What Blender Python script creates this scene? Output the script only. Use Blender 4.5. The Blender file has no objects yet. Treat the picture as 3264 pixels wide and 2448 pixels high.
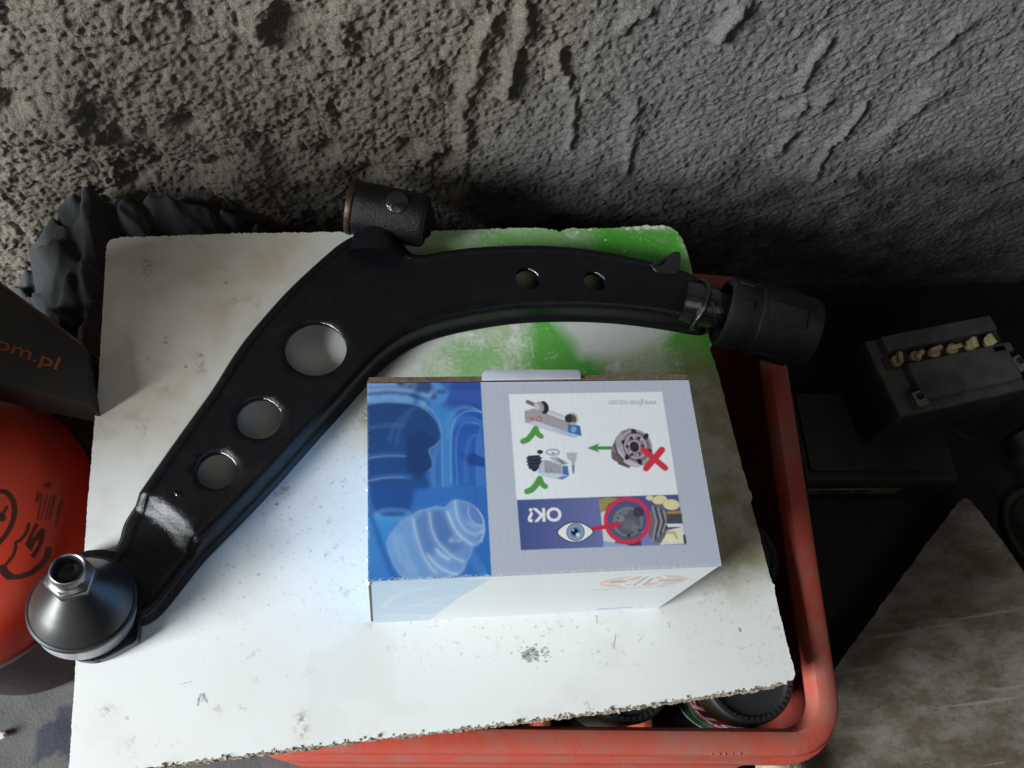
import bpy, bmesh, math, random
import numpy as np
from mathutils import Vector, Matrix, geometry

random.seed(7)
rng = np.random.default_rng(11)
scene = bpy.context.scene
COL = scene.collection

# ------------------------------------------------------------------ camera
IW, IH, FPX, CAMH = 3264, 2448, 2760.0, 0.6
PITCH, ROLL, YAW = 0.46513414, 0.30104696, -0.40222968
def rotz(v, a):
    c, s = math.cos(a), math.sin(a)
    return np.array([c*v[0]-s*v[1], s*v[0]+c*v[1], v[2]])
_u = np.array([0, math.cos(PITCH), math.sin(PITCH)]); _r = np.array([1.0, 0, 0])
CF = rotz(np.array([0, math.sin(PITCH), -math.cos(PITCH)]), YAW)
CR = rotz(math.cos(ROLL)*_r+math.sin(ROLL)*_u, YAW)
CU = rotz(-math.sin(ROLL)*_r+math.cos(ROLL)*_u, YAW)
CAM = np.array([0, 0, CAMH])
cd = bpy.data.cameras.new("camera"); cam = bpy.data.objects.new("camera", cd); COL.objects.link(cam)
cd.sensor_width = 36.0; cd.lens = 36.0*FPX/IW; cd.clip_start = 0.02; cd.clip_end = 50
M = Matrix.Identity(4)
for i in range(3):
    M[i][0], M[i][1], M[i][2], M[i][3] = CR[i], CU[i], -CF[i], CAM[i]
cam.matrix_world = M
scene.camera = cam

# ------------------------------------------------------------------ light: daylight through a doorway at the left
world = bpy.data.worlds.new("World"); scene.world = world; world.use_nodes = True
world.node_tree.nodes["Background"].inputs[0].default_value = (1.0, 0.86, 0.70, 1)
world.node_tree.nodes["Background"].inputs[1].default_value = 0.017
def area(name, loc, target, sx, sy, power, color):
    l = bpy.data.lights.new(name, 'AREA'); l.shape = 'RECTANGLE'; l.size = sx; l.size_y = sy
    l.energy = power; l.color = color
    o = bpy.data.objects.new(name, l); COL.objects.link(o)
    o.location = loc
    o.rotation_euler = (Vector(target)-Vector(loc)).to_track_quat('-Z', 'Y').to_euler()
    return o
area("doorway_light", (-1.86, -0.54, 0.80), (0.05, 0.2, 0), 0.80, 1.00, 122, (0.945, 0.985, 1.0))
area("front_fill_light", (0.25, -1.35, 1.95), (0.1, 0.15, 0), 1.2, 1.0, 5.4, (1.0, 0.95, 0.88))  # fill lamp added above and behind the camera to lift the shadows
scene.view_settings.view_transform = 'Standard'
scene.view_settings.look = 'None'
scene.view_settings.exposure = 0.0
scene.view_settings.gamma = 1.0

# ------------------------------------------------------------------ photograph geometry -> world
def ray(px, py):
    return CF + CR*(px-IW/2)/FPX - CU*(py-IH/2)/FPX
def P(px, py, z=0.0):
    d = ray(px, py); return CAM + d*((z-CAMH)/d[2])
def PW(px, py, y):
    d = ray(px, py); return CAM + d*(y/d[1])
def PP(px, py, o, n):
    d = ray(px, py); return CAM + d*(np.dot(np.asarray(o)-CAM, n)/np.dot(d, n))
DS = 1.4756
def D(x, y, z): return P(x*DS, y*DS, z)

# ------------------------------------------------------------------ noise
def _hash(ix, iy, seed):
    h = (ix.astype(np.int64)*374761393 + iy.astype(np.int64)*668265263 + seed*974711) & 0x7fffffff
    h = ((h ^ (h >> 13))*1274126177) & 0x7fffffff
    return ((h ^ (h >> 16)) & 0xffff)/65535.0
def vnoise(x, y, seed=0):
    ix, iy = np.floor(x), np.floor(y); fx, fy = x-ix, y-iy
    fx = fx*fx*fx*(fx*(fx*6-15)+10); fy = fy*fy*fy*(fy*(fy*6-15)+10)
    a = _hash(ix, iy, seed); b = _hash(ix+1, iy, seed); c = _hash(ix, iy+1, seed); d = _hash(ix+1, iy+1, seed)
    return (a*(1-fx)+b*fx)*(1-fy)+(c*(1-fx)+d*fx)*fy
def fbm(x, y, seed=0, oct=4, gain=0.5):
    s = 0; a = 1; t = 0
    for i in range(oct):
        s = s+a*vnoise(x*2**i+i*17.3, y*2**i-i*9.1, seed+i*31); t += a; a *= gain
    return s/t
def sstep(a, b, x):
    t = np.clip((x-a)/(b-a), 0, 1); return t*t*(3-2*t)

# ------------------------------------------------------------------ raster toolkit (prints and stains, made in code)
def lin(c):
    c = np.asarray(c, float)/255.0
    return np.where(c <= 0.04045, c/12.92, ((c+0.055)/1.055)**2.4)
class Raster:
    def __init__(s, w, h, res, base, ss=2):          # w,h in metres, res in texels per metre
        s.res = res*ss; s.ss = ss; s.W = int(round(w*res))*ss; s.H = int(round(h*res))*ss
        s.w, s.h = w, h
        s.a = np.ones((s.H, s.W, 3))*np.asarray(base, float)
    def grid(s):
        return np.meshgrid((np.arange(s.W)+.5)/s.res, (np.arange(s.H)+.5)/s.res)
    def mask(s, pts, holes=()):
        pts = np.asarray(pts, float)*s.res
        x0, y0 = np.maximum(np.floor(pts.min(0)).astype(int), 0); x1 = min(int(pts[:, 0].max())+2, s.W); y1 = min(int(pts[:, 1].max())+2, s.H)
        if x1 <= x0 or y1 <= y0: return None
        X, Y = np.meshgrid(np.arange(x0, x1)+.5, np.arange(y0, y1)+.5)
        m = np.zeros(X.shape, bool); n = len(pts); j = n-1
        for i in range(n):
            xi, yi = pts[i]; xj, yj = pts[j]
            if yi != yj:
                c = (yi > Y) != (yj > Y)
                m ^= c & (X < (xj-xi)*(Y-yi)/(yj-yi)+xi)
            j = i
        return m, slice(y0, y1), slice(x0, x1)
    def poly(s, pts, col, al=1.0, col2=None, d=None):
        r = s.mask(pts)
        if r is None: return
        m, sy, sx = r
        c = lin(col)
        if col2 is not None:
            ys, xs = np.mgrid[sy, sx]; p = np.asarray(pts)*s.res
            dd = np.asarray(d, float); q = xs*dd[0]+ys*dd[1]; e = p@dd
            t = np.clip((q-e.min())/(e.max()-e.min()+1e-9), 0, 1)[..., None]
            c = lin(col)*(1-t)+lin(col2)*t
        k = (m*al)[..., None]
        s.a[sy, sx] = s.a[sy, sx]*(1-k)+c*k
    def fill(s, polys, col, al=1.0):
        allp = np.vstack([np.asarray(p, float) for p in polys])*s.res
        x0, y0 = np.maximum(np.floor(allp.min(0)).astype(int)-1, 0); x1, y1 = np.minimum(allp.max(0).astype(int)+3, [s.W, s.H])
        if x1 <= x0 or y1 <= y0: return
        u = np.zeros((y1-y0, x1-x0), bool)
        for p in polys:
            r = s.mask(p)
            if r is None: continue
            m, sy, sx = r; u[sy.start-y0:sy.stop-y0, sx.start-x0:sx.stop-x0] |= m
        k = (u*al)[..., None]; s.a[y0:y1, x0:x1] = s.a[y0:y1, x0:x1]*(1-k)+lin(col)*k
    def stroke(s, pts, wd, col, al=1.0):
        pts = [np.asarray(p, float) for p in pts]; polys = []
        for a, b in zip(pts[:-1], pts[1:]):
            t = b-a; L = np.linalg.norm(t)
            if L < 1e-9: continue
            n = np.array([-t[1], t[0]])/L*wd/2
            polys.append([a-n, b-n, b+n, a+n])
        for a in pts: polys.append([a+np.array([math.cos(k), math.sin(k)])*wd/2 for k in np.linspace(0, 6.283, 11)[:-1]])
        s.fill(polys, col, al)
    def blur(s, n, cols=None):
        sl = slice(0, cols); a = s.a[:, sl]
        for _ in range(3):
            for ax in (0, 1):
                pad = [(0, 0)]*3; pad[ax] = (n+1, n)
                c = np.cumsum(np.pad(a, pad, mode='edge'), ax); k = 2*n+1
                a = (c[k:]-c[:-k])/k if ax == 0 else (c[:, k:]-c[:, :-k])/k
        s.a[:, sl] = a
    def image(s, name):
        a = s.a.reshape(s.H//s.ss, s.ss, s.W//s.ss, s.ss, 3).mean((1, 3))
        H, W = a.shape[:2]
        a = np.clip(a, 0, 1)
        a = np.where(a <= 0.0031308, a*12.92, 1.055*a**(1/2.4)-0.055)
        out = np.ones((H, W, 4), np.float32); out[..., :3] = a
        im = bpy.data.images.new(name, W, H); im.pixels.foreach_set(out.ravel()); im.update(); im.pack()
        return im
def ell(c, rx, ry, rot=0, n=40, a0=0, a1=2*math.pi):
    t = np.linspace(a0, a1, n, endpoint=(a1-a0) < 6.28)
    x, y = rx*np.cos(t), ry*np.sin(t); cr, sr = math.cos(rot), math.sin(rot)
    return [(c[0]+cr*a-sr*b, c[1]+sr*a+cr*b) for a, b in zip(x, y)]
def text_tris(s, shear=0.0, bold=0.0):
    cu = bpy.data.curves.new("t", 'FONT'); cu.body = s; cu.shear = shear; cu.offset = bold
    o = bpy.data.objects.new("t", cu); COL.objects.link(o)
    dg = bpy.context.evaluated_depsgraph_get(); me = o.evaluated_get(dg).to_mesh()
    me.calc_loop_triangles()
    v = np.array([p.co[:2] for p in me.vertices]); t = [tuple(x.vertices) for x in me.loop_triangles]
    o.evaluated_get(dg).to_mesh_clear(); bpy.data.objects.remove(o); bpy.data.curves.remove(cu)
    v -= v.min(0); v /= v.max(0)
    return [[v[i] for i in q] for q in t]
def draw_text(R, tris, org, ex, ey, col, al=1.0):
    org, ex, ey = (np.asarray(q, float) for q in (org, ex, ey))
    R.fill([[org+ex*a[0]+ey*a[1] for a in q] for q in tris], col, al)

# ------------------------------------------------------------------ materials
def mat(name, col=(.5, .5, .5), rough=.5, metal=0.0, coat=0.0, spec=None):
    m = bpy.data.materials.new(name); m.use_nodes = True
    b = m.node_tree.nodes["Principled BSDF"]
    b.inputs["Base Color"].default_value = (*col, 1); b.inputs["Roughness"].default_value = rough
    b.inputs["Metallic"].default_value = metal; b.inputs["Coat Weight"].default_value = coat
    b.inputs["Coat Roughness"].default_value = 0.12
    if spec is not None: b.inputs["Specular IOR Level"].default_value = spec
    return m
def N(m, t, **kw):
    n = m.node_tree.nodes.new(t)
    for k, v in kw.items():
        if k in n.inputs.keys(): n.inputs[k].default_value = v
        else: setattr(n, k, v)
    return n
def L(m, a, b): m.node_tree.links.new(a, b)
def coords(m, kind="Object"): return N(m, "ShaderNodeTexCoord").outputs[kind]
def noise(m, scale, detail=5, rough=.6, co=None):
    n = N(m, "ShaderNodeTexNoise", Scale=scale, Detail=detail, Roughness=rough)
    L(m, co or coords(m), n.inputs["Vector"]); return n.outputs["Fac"]
def ramp(m, fac, stops):
    r = N(m, "ShaderNodeValToRGB"); L(m, fac, r.inputs[0]); e = r.color_ramp.elements
    while len(e) < len(stops): e.new(.5)
    for i, (p, c) in enumerate(stops): e[i].position = p; e[i].color = (*c, 1)
    return r.outputs[0]
def bump(m, h, strength=.3, dist=.001, nrm=None):
    b = N(m, "ShaderNodeBump", Strength=strength, Distance=dist); L(m, h, b.inputs["Height"])
    if nrm: L(m, nrm, b.inputs["Normal"])
    return b.outputs[0]
def bsdf(m): return m.node_tree.nodes["Principled BSDF"]
def mix(m, fac, a, b, mode='MIX'):
    n = N(m, "ShaderNodeMix", data_type='RGBA', blend_type=mode)
    if isinstance(fac, float): n.inputs[0].default_value = fac
    else: L(m, fac, n.inputs[0])
    for q, v in ((6, a), (7, b)):
        if isinstance(v, tuple): n.inputs[q].default_value = (*v, 1)
        else: L(m, v, n.inputs[q])
    return n.outputs[2]
def grime(m, c1, c2, scale, lo=.4, hi=.65, bumps=None, detail=6):
    f = noise(m, scale, detail, .65)
    L(m, ramp(m, f, [(lo, c1), (hi, c2)]), bsdf(m).inputs["Base Color"])
    if bumps:
        L(m, bump(m, noise(m, bumps[0], 4, .6), bumps[1], bumps[2]), bsdf(m).inputs["Normal"])
    return m
def imgmat(name, im, rough=.4, coat=0.0):
    m = mat(name, rough=rough, coat=coat); t = N(m, "ShaderNodeTexImage"); t.image = im; t.extension = 'EXTEND'
    L(m, t.outputs[0], bsdf(m).inputs["Base Color"]); return m

m_paint = mat("black_gloss_paint", (.0040, .0043, .0058), .20, 0, 0, .34)
L(m_paint, bump(m_paint, noise(m_paint, 720, 3, .7), .36, .0011), bsdf(m_paint).inputs["Normal"])
_d = ramp(m_paint, noise(m_paint, 45, 7, .7), [(.52, (.0045, .0048, .0065)), (.75, (.010, .0097, .0095))]); L(m_paint, _d, bsdf(m_paint).inputs["Base Color"])
_d = ramp(m_paint, noise(m_paint, 70, 5, .6), [(.35, (.16, .16, .16)), (.75, (.34, .34, .34))]); L(m_paint, _d, bsdf(m_paint).inputs["Roughness"])
m_wet = mat("wet_gloss_paint", (.0045, .005, .007), .11, 0, .8, .9)
L(m_wet, bump(m_wet, noise(m_wet, 420, 3, .6), .55, .0016), bsdf(m_wet).inputs["Normal"])
m_cast = mat("black_cast_paint", (.005, .005, .0065), .36, 0, 0, .28)
L(m_cast, bump(m_cast, noise(m_cast, 700, 3, .7), .6, .0014), bsdf(m_cast).inputs["Normal"])
m_rubber = grime(mat("bush_rubber", rough=.65, spec=.22), (.007, .0085, .009), (.013, .0145, .015), 60, bumps=(500, .15, .0005))
m_boot = mat("satin_dark_boot", (.070, .069, .069), .36, .70)
L(m_boot, bump(m_boot, noise(m_boot, 160, 3), .08, .0008), bsdf(m_boot).inputs["Normal"])
m_black = mat("black_rubber", (.012, .012, .014), .45)
m_steel = grime(mat("zinc_steel", rough=.38, metal=.95), (.18, .18, .18), (.28, .28, .28), 220, bumps=(300, .08, .0004))
m_ring = grime(mat("grey_ring_steel", rough=.35, metal=.25), (.30, .31, .33), (.38, .39, .42), 150)
m_rust = grime(mat("bare_sleeve_rim", rough=.45, metal=.7), (.045, .024, .017), (.075, .05, .04), 200)
m_card = grime(mat("corrugated_card", rough=.85), (.085, .058, .042), (.15, .108, .078), 300, bumps=(900, .5, .0006))
m_cardgrey = grime(mat("printed_grey_card", rough=.5), (.37, .40, .46), (.40, .43, .49), 90)
m_crate = mat("red_crate_plastic", rough=.42)
_f = noise(m_crate, 26, 8, .7); _g = noise(m_crate, 210, 4, .6)
_c = mix(m_crate, ramp(m_crate, _f, [(.42, (0, 0, 0)), (.72, (1, 1, 1))]), (.42, .062, .038), (.29, .125, .098))
_c = mix(m_crate, ramp(m_crate, _g, [(.62, (0, 0, 0)), (.75, (1, 1, 1))]), _c, (.26, .07, .055))
L(m_crate, _c, bsdf(m_crate).inputs["Base Color"])
L(m_crate, bump(m_crate, noise(m_crate, 300, 4), .2, .0008), bsdf(m_crate).inputs["Normal"])
bsdf(m_crate).inputs["Subsurface Weight"].default_value = 0.0

# ------------------------------------------------------------------ mesh helpers
def link(name, me, m=None, parent=None, smooth=False):
    o = bpy.data.objects.new(name, me); COL.objects.link(o)
    if m is not None:
        for x in (m if isinstance(m, (list, tuple)) else [m]): me.materials.append(x)
    if smooth:
        me.polygons.foreach_set("use_smooth", [True]*len(me.polygons))
    if parent is not None: o.parent = parent
    return o
def obj(name, v, f, m=None, parent=None, smooth=False, angle=None):
    me = bpy.data.meshes.new(name); me.from_pydata([tuple(map(float, q)) for q in v], [], [tuple(int(i) for i in q) for q in f])
    bm = bmesh.new(); bm.from_mesh(me); bmesh.ops.recalc_face_normals(bm, faces=bm.faces); 
    if angle is not None:
        for e in bm.edges:
            if len(e.link_faces) == 2 and e.calc_face_angle(0) > angle: e.smooth = False
        smooth = True
    bm.to_mesh(me); bm.free(); me.update()
    return link(name, me, m, parent, smooth)
def bmobj(name, bm, m=None, parent=None, angle=None):
    bmesh.ops.recalc_face_normals(bm, faces=bm.faces)
    if angle is not None:
        for e in bm.edges:
            if len(e.link_faces) == 2 and e.calc_face_angle(0) > angle: e.smooth = False
    me = bpy.data.meshes.new(name); bm.to_mesh(me); bm.free()
    return link(name, me, m, parent, angle is not None)
def tag(o, label=None, cat=None, group=None, kind=None):
    if label: o["label"] = label
    if cat: o["category"] = cat
    if group: o["group"] = group
    if kind: o["kind"] = kind
    return o
def thing(name, label, cat, group=None, loc=(0, 0, 0)):
    o = bpy.data.objects.new(name, None); o.empty_display_size = .02; COL.objects.link(o)
    o.location = loc
    return tag(o, label, cat, group)
def frame(o, z, x=None):                       # matrix with axis z at origin o
    z = Vector(z).normalized(); x = Vector(x) if x is not None else Vector((1, .13, .07))
    x = (x-z*x.dot(z)).normalized(); y = z.cross(x)
    m = Matrix.Identity(4)
    for i in range(3): m[i][0], m[i][1], m[i][2], m[i][3] = x[i], y[i], z[i], o[i]
    return m
def lathe(name, prof, mtx, m, parent=None, seg=48, angle=.6, caps=True, rfun=None):
    v, f = [], []; n = len(prof)
    for r, h in prof:
        for k in range(seg):
            a = 2*math.pi*k/seg; rr = r*(rfun(a, h) if rfun else 1)
            v.append(mtx @ Vector((rr*math.cos(a), rr*math.sin(a), h)))
    for i in range(n-1):
        for k in range(seg):
            k2 = (k+1) % seg; f.append((i*seg+k, i*seg+k2, (i+1)*seg+k2, (i+1)*seg+k))
    if caps:
        f.append(tuple(range(seg))[::-1]); f.append(tuple((n-1)*seg+k for k in range(seg)))
    return obj(name, v, f, m, parent, angle=angle)
def bevbox(name, c, s, m, parent=None, rz=0.0, bev=.002, seg=2, mtx=None):
    bm = bmesh.new(); bmesh.ops.create_cube(bm, size=1)
    bmesh.ops.scale(bm, vec=s, verts=bm.verts)
    if bev: bmesh.ops.bevel(bm, geom=list(bm.edges), offset=bev, segments=seg, affect='EDGES', profile=.6)
    T = Matrix.Translation(Vector(c)) @ Matrix.Rotation(rz, 4, 'Z')
    bmesh.ops.transform(bm, matrix=(mtx @ T) if mtx is not None else T, verts=bm.verts)
    return bmobj(name, bm, m, parent, angle=.7)
def prism(name, pts, z0, z1, m, parent=None, bev=0.0, mtx=None):
    bm = bmesh.new(); vs = [bm.verts.new((p[0], p[1], z0)) for p in pts]
    fc = bm.faces.new(vs); r = bmesh.ops.extrude_face_region(bm, geom=[fc])
    for q in r["geom"]:
        if isinstance(q, bmesh.types.BMVert): q.co.z = z1
    if bev: bmesh.ops.bevel(bm, geom=list(bm.edges), offset=bev, segments=2, affect='EDGES', profile=.6)
    if mtx is not None: bmesh.ops.transform(bm, matrix=mtx, verts=bm.verts)
    return bmobj(name, bm, m, parent, angle=.6)
def tube(name, pts, rad, m, parent=None, seg=12, caps=True):
    pts = [Vector(p) for p in pts]; n = len(pts); v, f = [], []
    up = Vector((.11, .23, 1)).normalized()
    for i, p in enumerate(pts):
        t = (pts[min(i+1, n-1)]-pts[max(i-1, 0)]).normalized(); a = t.cross(up).normalized(); b = t.cross(a)
        r = rad[i] if isinstance(rad, (list, tuple)) else rad
        for k in range(seg):
            q = 2*math.pi*k/seg; v.append(p+a*r*math.cos(q)+b*r*math.sin(q))
    for i in range(n-1):
        for k in range(seg):
            k2 = (k+1) % seg; f.append((i*seg+k, i*seg+k2, (i+1)*seg+k2, (i+1)*seg+k))
    if caps: f.append(tuple(range(seg))[::-1]); f.append(tuple((n-1)*seg+k for k in range(seg)))
    return obj(name, v, f, m, parent, angle=.8)
def resample(pts, step, closed=True):
    pts = np.asarray(pts, float); q = np.vstack([pts, pts[:1]]) if closed else pts
    seg = np.linalg.norm(np.diff(q, axis=0), axis=1); s = np.r_[0, np.cumsum(seg)]
    n = max(int(s[-1]/step), 3); t = np.linspace(0, s[-1], n, endpoint=not closed)
    return np.stack([np.interp(t, s, q[:, k]) for k in range(q.shape[1])], 1)
def chaikin(pts, it=2, closed=True):
    p = np.asarray(pts, float)
    for _ in range(it):
        q = np.roll(p, -1, 0) if closed else p[1:]
        a = p if closed else p[:-1]
        n = np.empty((2*len(a), p.shape[1])); n[0::2] = .75*a+.25*q; n[1::2] = .25*a+.75*q
        p = n if closed else np.vstack([p[:1], n, p[-1:]])
    return p
def ccw(p):
    x, y = p[:, 0], p[:, 1]
    return p if np.sum(x*np.roll(y, -1)-y*np.roll(x, -1)) > 0 else p[::-1]
def inset(p, d):                                # p ccw, positive d goes inward
    t = np.roll(p, -1, 0)-np.roll(p, 1, 0); t /= np.linalg.norm(t, axis=1)[:, None]+1e-12
    return p+np.stack([-t[:, 1], t[:, 0]], 1)*(np.asarray(d)[:, None] if np.ndim(d) else d)
def inside(q, poly):
    x, y = q; c = False; j = len(poly)-1
    for i in range(len(poly)):
        if (poly[i][1] > y) != (poly[j][1] > y) and x < (poly[j][0]-poly[i][0])*(y-poly[i][1])/(poly[j][1]-poly[i][1])+poly[i][0]: c = not c
        j = i
    return c

# =================================================================== SETTING: floor and wall
FLOOR = -0.225
m_floor = mat("dusty_concrete", rough=.85)
_co = coords(m_floor)
_c = ramp(m_floor, noise(m_floor, 9, 8, .7, _co), [(.3, (.062, .064, .066)), (.55, (.088, .088, .086)), (.8, (.115, .112, .107))])
_c = mix(m_floor, ramp(m_floor, noise(m_floor, 500, 3, .6, _co), [(.60, (0, 0, 0)), (.80, (.6, .6, .6))]), _c, (.20, .195, .185))
# oil stain with an outline of its own
_st = [P(x, y, FLOOR) for x, y in [(228, 2235), (190, 2255), (165, 2300), (118, 2325), (105, 2370), (82, 2420), (90, 2440), (140, 2432), (165, 2400), (185, 2400), (215, 2425), (260, 2430), (300, 2330), (280, 2240)]]
v, f = [], []
NX, NY = 300, 200
xs = np.concatenate([np.linspace(-3, -.62, 12), np.linspace(-.6, .9, NX), np.linspace(.95, 3, 12)])
ys = np.concatenate([np.linspace(-3, -.32, 12), np.linspace(-.3, .49, NY)])
X, Y = np.meshgrid(xs, ys)
Z = FLOOR+(fbm(X*40, Y*40, 5, 4)-.5)*.004
v = np.stack([X.ravel(), Y.ravel(), Z.ravel()], 1); w = len(xs)
idx = np.arange(len(v)).reshape(len(ys), w)
f = np.stack([idx[:-1, :-1], idx[:-1, 1:], idx[1:, 1:], idx[1:, :-1]], -1).reshape(-1, 4)
floor = obj("floor", v, f, m_floor, smooth=True); tag(floor, kind="structure")
at = floor.data.attributes.new("oil", 'FLOAT', 'POINT')
stp = [(q[0], q[1]) for q in _st]
cx = X+(fbm(X*60, Y*60, 8, 4)-.5)*.012; cy = Y+(fbm(X*60+7, Y*60, 9, 4)-.5)*.012
sm = np.zeros(X.shape, bool); j = len(stp)-1
for i in range(len(stp)):
    xi, yi = stp[i]; xj, yj = stp[j]
    if yi != yj: sm ^= ((yi > cy) != (yj > cy)) & (cx < (xj-xi)*(cy-yi)/(yj-yi)+xi)
    j = i
at.data.foreach_set("value", sm.astype(np.float32).ravel())
an = N(m_floor, "ShaderNodeAttribute", attribute_name="oil")
_sx = N(m_floor, "ShaderNodeSeparateXYZ"); L(m_floor, _co, _sx.inputs[0])
_mr = N(m_floor, "ShaderNodeMapRange"); _mr.inputs[1].default_value = .02; _mr.inputs[2].default_value = .22; L(m_floor, _sx.outputs[0], _mr.inputs[0])
_c = mix(m_floor, _mr.outputs[0], _c, (.014, .013, .012))      # oil soaked concrete on the right
_c = mix(m_floor, an.outputs["Fac"], _c, (.030, .033, .050))
L(m_floor, _c, bsdf(m_floor).inputs["Base Color"])
L(m_floor, bump(m_floor, noise(m_floor, 350, 4, .7, _co), .6, .0012), bsdf(m_floor).inputs["Normal"])

YW = 0.478                                       # plane of the wall
def dense(a, b, lo, hi, step, out):
    return np.concatenate([np.linspace(lo, a, out, endpoint=False), np.arange(a, b, step), np.linspace(b, hi, out)])
xs = dense(-.44, .98, -2.2, 2.6, .00125, 60); zs = dense(-.25, .34, FLOOR-.02, 1.3, .00125, 50)
zs = np.unique(np.concatenate([np.linspace(FLOOR-.02, -.2, 5), zs[(zs > -.2)]]))
X, Z = np.meshgrid(xs, zs)
edge = .13+(fbm(X*6, Z*6, 3, 3)-.5)*.14+.10*Z     # left of this line: coarse spattered render; right: trowelled
rough = 1-sstep(-.07, .09, X-edge)
Yd = np.zeros_like(X)
# coarse render: lumps and pits
wx = X+(fbm(X*30, Z*30, 51, 3)-.5)*.02; wz = Z+(fbm(X*30, Z*30, 52, 3)-.5)*.02
lump = fbm(wx*60, wz*50, 21, 6, .72)
pit = fbm(wx*95+.35*wz*95, wz*60, 77, 4, .55)
patch = fbm(X*9, Z*9, 78, 3)
Yd += (.45+1.25*sstep(.25, .75, patch))*rough*((lump-.5)*.0046-np.clip(pit-.57-.22*(patch-.5), 0, .2)*.015+(fbm(X*13, Z*13, 4, 3)-.5)*.016)
# trowelled part: long waves and diagonal drags
ca, sa = math.cos(.62), math.sin(.62)
U, V = X*ca+Z*sa, -X*sa+Z*ca
U2 = U+(fbm(X*15, Z*15, 30, 2)-.5)*.04; V2 = V+(fbm(X*15, Z*15, 31, 2)-.5)*.015
Yd += (1-rough*.7)*((fbm(U2*17, V2*32, 41, 4, .5)-.5)*.0036+(fbm(X*16, Z*16, 42, 3)-.5)*.006)
rid = 1-np.abs(2*fbm(U2*8, V2*26, 43, 3)-1); Yd += (1-rough)*sstep(.93, 1.0, rid)*.0007
# grain everywhere
grain = fbm(X*330, Z*330, 61, 2, .6)-.5
Yd += grain*(.0030+.0010*rough)+(fbm(X*170, Z*170, 63, 2)-.5)*(.0024+.0006*rough)
def ridge(pts, amp, wd, dx=.6):
    global Yd
    q = np.array([PW(a, b, YW)[[0, 2]] for a, b in pts])
    lo, hi = q.min(0)-.03, q.max(0)+.03
    cs = np.where((xs > lo[0]) & (xs < hi[0]))[0]; rs = np.where((zs > lo[1]) & (zs < hi[1]))[0]
    if len(cs) == 0 or len(rs) == 0: return
    sl = (slice(rs[0], rs[-1]+1), slice(cs[0], cs[-1]+1)); x, z = X[sl], Z[sl]
    x = x+(fbm(x*60, z*60, 91, 3)-.5)*.012; z = z+(fbm(x*60, z*60, 92, 3)-.5)*.012
    best = np.full(x.shape, 9.0)
    for a, b in zip(q[:-1], q[1:]):
        t = np.clip(((x-a[0])*(b-a)[0]+(z-a[1])*(b-a)[1])/((b-a)@(b-a)), 0, 1)
        best = np.minimum(best, np.hypot(x-a[0]-t*(b-a)[0], z-a[1]-t*(b-a)[1]))
    Yd[sl] += .68*amp*np.exp(-(best/wd)**2)*(.55+.9*fbm(x*40, z*40, 93, 2))
for pts, amp, wd in [
    ([(1690, 0), (1670, 90), (1640, 200), (1600, 300)], .010, .006), ([(1560, 60), (1520, 200), (1480, 320), (1470, 470)], .007, .006),
    ([(1780, 160), (1810, 250), (1830, 340), (1810, 460)], .006, .0035), ([(2010, 320), (2020, 400), (2000, 540)], .006, .005),
    ([(2350, 0), (2330, 60), (2300, 110)], .010, .006), ([(2640, 130), (2580, 210), (2560, 270), (2480, 300)], .007, .004),
    ([(2760, 330), (2690, 410), (2620, 500), (2600, 560)], .006, .0035), ([(3100, 60), (3030, 110), (2950, 190)], .005, .005),
    ([(2960, 300), (2870, 390), (2800, 460)], .007, .010), ([(2540, 340), (2520, 360)], .007, .006),
    ([(2520, 430), (2480, 490)], .006, .006), ([(2640, 310), (2610, 350)], .005, .007),
    ([(2570, 640), (2660, 620), (2760, 600)], .004, .003), ([(2720, 560), (2690, 610)], .005, .008),
    ([(3250, 560), (3160, 600)], .005, .006), ([(1860, 310), (1920, 300)], .004, .004),
    ([(2900, 100), (2990, 130), (3060, 70)], .004, .006), ([(2050, 40), (1980, 80)], .005, .007),
    ([(850, 20), (830, 110)], .011, .009), ([(180, 310), (290, 420)], .009, .012), ([(1080, 150), (1120, 60)], .007, .010),
    ([(420, 600), (640, 610)], .006, .012), ([(60, 830), (190, 800)], .006, .010)]:
    ridge(pts, amp, wd)
for x, y, d, r in [(2525, 455, .012, .006), (2160, 610, .004, .005), (590, 385, .014, .007), (1390, 300, -.006, .010), (1440, 260, .007, .012), (900, 70, .010, .014), (460, 650, .012, .008), (420, 600, .012, .008), (1040, 490, .010, .010), (1310, 470, .008, .012), (1180, 560, .010, .010), (30, 330, .011, .012), (1420, 510, .008, .010), (700, 520, .010, .009)]:
    q = PW(x, y, YW); Yd -= d*np.exp(-(((X-q[0])**2+(Z-q[2])**2)/r**2))
v = np.stack([X.ravel(), (YW-Yd).ravel(), Z.ravel()], 1)
idx = np.arange(len(v), dtype=np.int32).reshape(len(zs), len(xs))
f = np.stack([idx[:-1, :-1], idx[:-1, 1:], idx[1:, 1:], idx[1:, :-1]], -1).reshape(-1, 4)
me = bpy.data.meshes.new("wall"); me.vertices.add(len(v)); me.vertices.foreach_set("co", v.astype(np.float32).ravel())
me.loops.add(f.size); me.loops.foreach_set("vertex_index", f.ravel())
me.polygons.add(len(f)); me.polygons.foreach_set("loop_start", np.arange(0, f.size, 4, dtype=np.int32))
me.update(); me.validate()
at = me.attributes.new("coarse", 'FLOAT', 'POINT'); at.data.foreach_set("value", rough.astype(np.float32).ravel())
m_wall = mat("cement_render", rough=.8)
_co = coords(m_wall); an = N(m_wall, "ShaderNodeAttribute", attribute_name="coarse").outputs["Fac"]
_sx = N(m_wall, 'ShaderNodeSeparateXYZ'); L(m_wall, _co, _sx.inputs[0])
_s = noise(m_wall, 700, 2, .6, _co); _b = noise(m_wall, 7, 6, .65, _co)
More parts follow.
